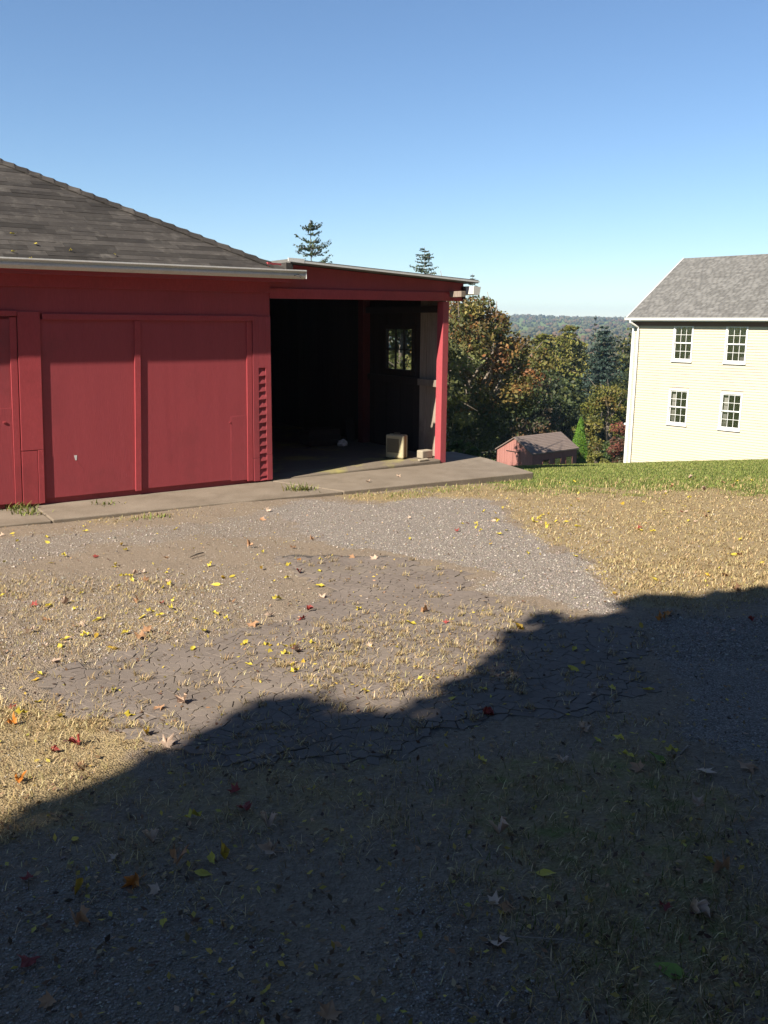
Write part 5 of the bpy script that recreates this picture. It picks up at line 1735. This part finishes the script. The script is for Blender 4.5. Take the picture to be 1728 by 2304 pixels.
# small leaf litter too fine to count
nl_ = 7000
x, y = view_scatter(nl_, 1.7, 13, 1.0)
k = ~in_apron(x, y)
x, y = x[k], y[k]
pos = np.stack([x, y, SURF(x, y) + 0.012], 1)
V, F_ = leaf_quads(pos, 0.012, 3.0, 0.5)
tag(link('leaf_litter', fast_mesh('leaf_litter', V, F_, M['grass'], pal(len(pos), [(0.22, 0.14, 0.075), (0.35, 0.25, 0.14), (0.4, 0.31, 0.07), (0.12, 0.075, 0.045), (0.08, 0.05, 0.035)], 0.3))), kind='stuff', label='crumbled leaf litter scattered on the ground')


def twig(p0, p1, r_, label, mat='bark'):
    a, b2 = on_ground(*p0), on_ground(*p1)
    a = a + np.array([0, 0, 0.012 + r_])
    b2 = b2 + np.array([0, 0, 0.014 + r_])
    m1 = (a + b2) / 2 + np.array([rnd.uniform(-.015, .015), rnd.uniform(-.015, .015), 0.008])
    o = MB().tube([a - a, m1 - a, b2 - a], [r_, r_ * 0.85, r_ * 0.5], 6).build('twig', M[mat], None, smooth=True)
    o.location = a
    tag(o, label, 'twig')
twig((427, 1258), (458, 1249), 0.009, 'short dark twig on the sunlit gravel')
twig((1157, 2117), (1385, 2152), 0.0025, 'long thin pale stalk lying in the shaded foreground', 'pale_bark')
twig((1530, 1706), (1546, 1686), 0.006, 'pale splinter standing out in the shade at right', 'pale_bark')
twig((1267, 2210), (1287, 2188), 0.003, 'tiny pale stick in the shaded lower right', 'pale_bark')
twig((762, 1470), (797, 1471), 0.005, 'dark stick lying flat among the dry tufts', 'bark')

# edge of a paved path on the lawn at the right
pth = [on_ground(*p) for p in ((1688, 1068), (1800, 1055), (1800, 1088), (1720, 1080))]
pm = MB().add([(p[0], p[1], p[2] + 0.012) for p in pth] + [(p[0], p[1], p[2] - 0.1) for p in pth], [(0, 3, 2, 1), (0, 1, 5, 4), (1, 2, 6, 5), (2, 3, 7, 6), (3, 0, 4, 7)])
tag(pm.build('path', M['asphalt']), kind='structure')

# ------------------------------------------------------------------ haze
m, nt, out = new_mat('air')
pv = N(nt, 'ShaderNodeVolumePrincipled')
pv.inputs['Color'].default_value = (0.52, 0.76, 1.0, 1)
pv.inputs['Density'].default_value = 0.00027
pv.inputs['Anisotropy'].default_value = 0.2
L(nt, pv.outputs[0], out.inputs['Volume'])
hz = MB().box(-2600, 2600, -2600, 2600, -40, 45).build('haze', m)
tag(hz, kind='stuff', label='thin blue air between the yard and the far hills')
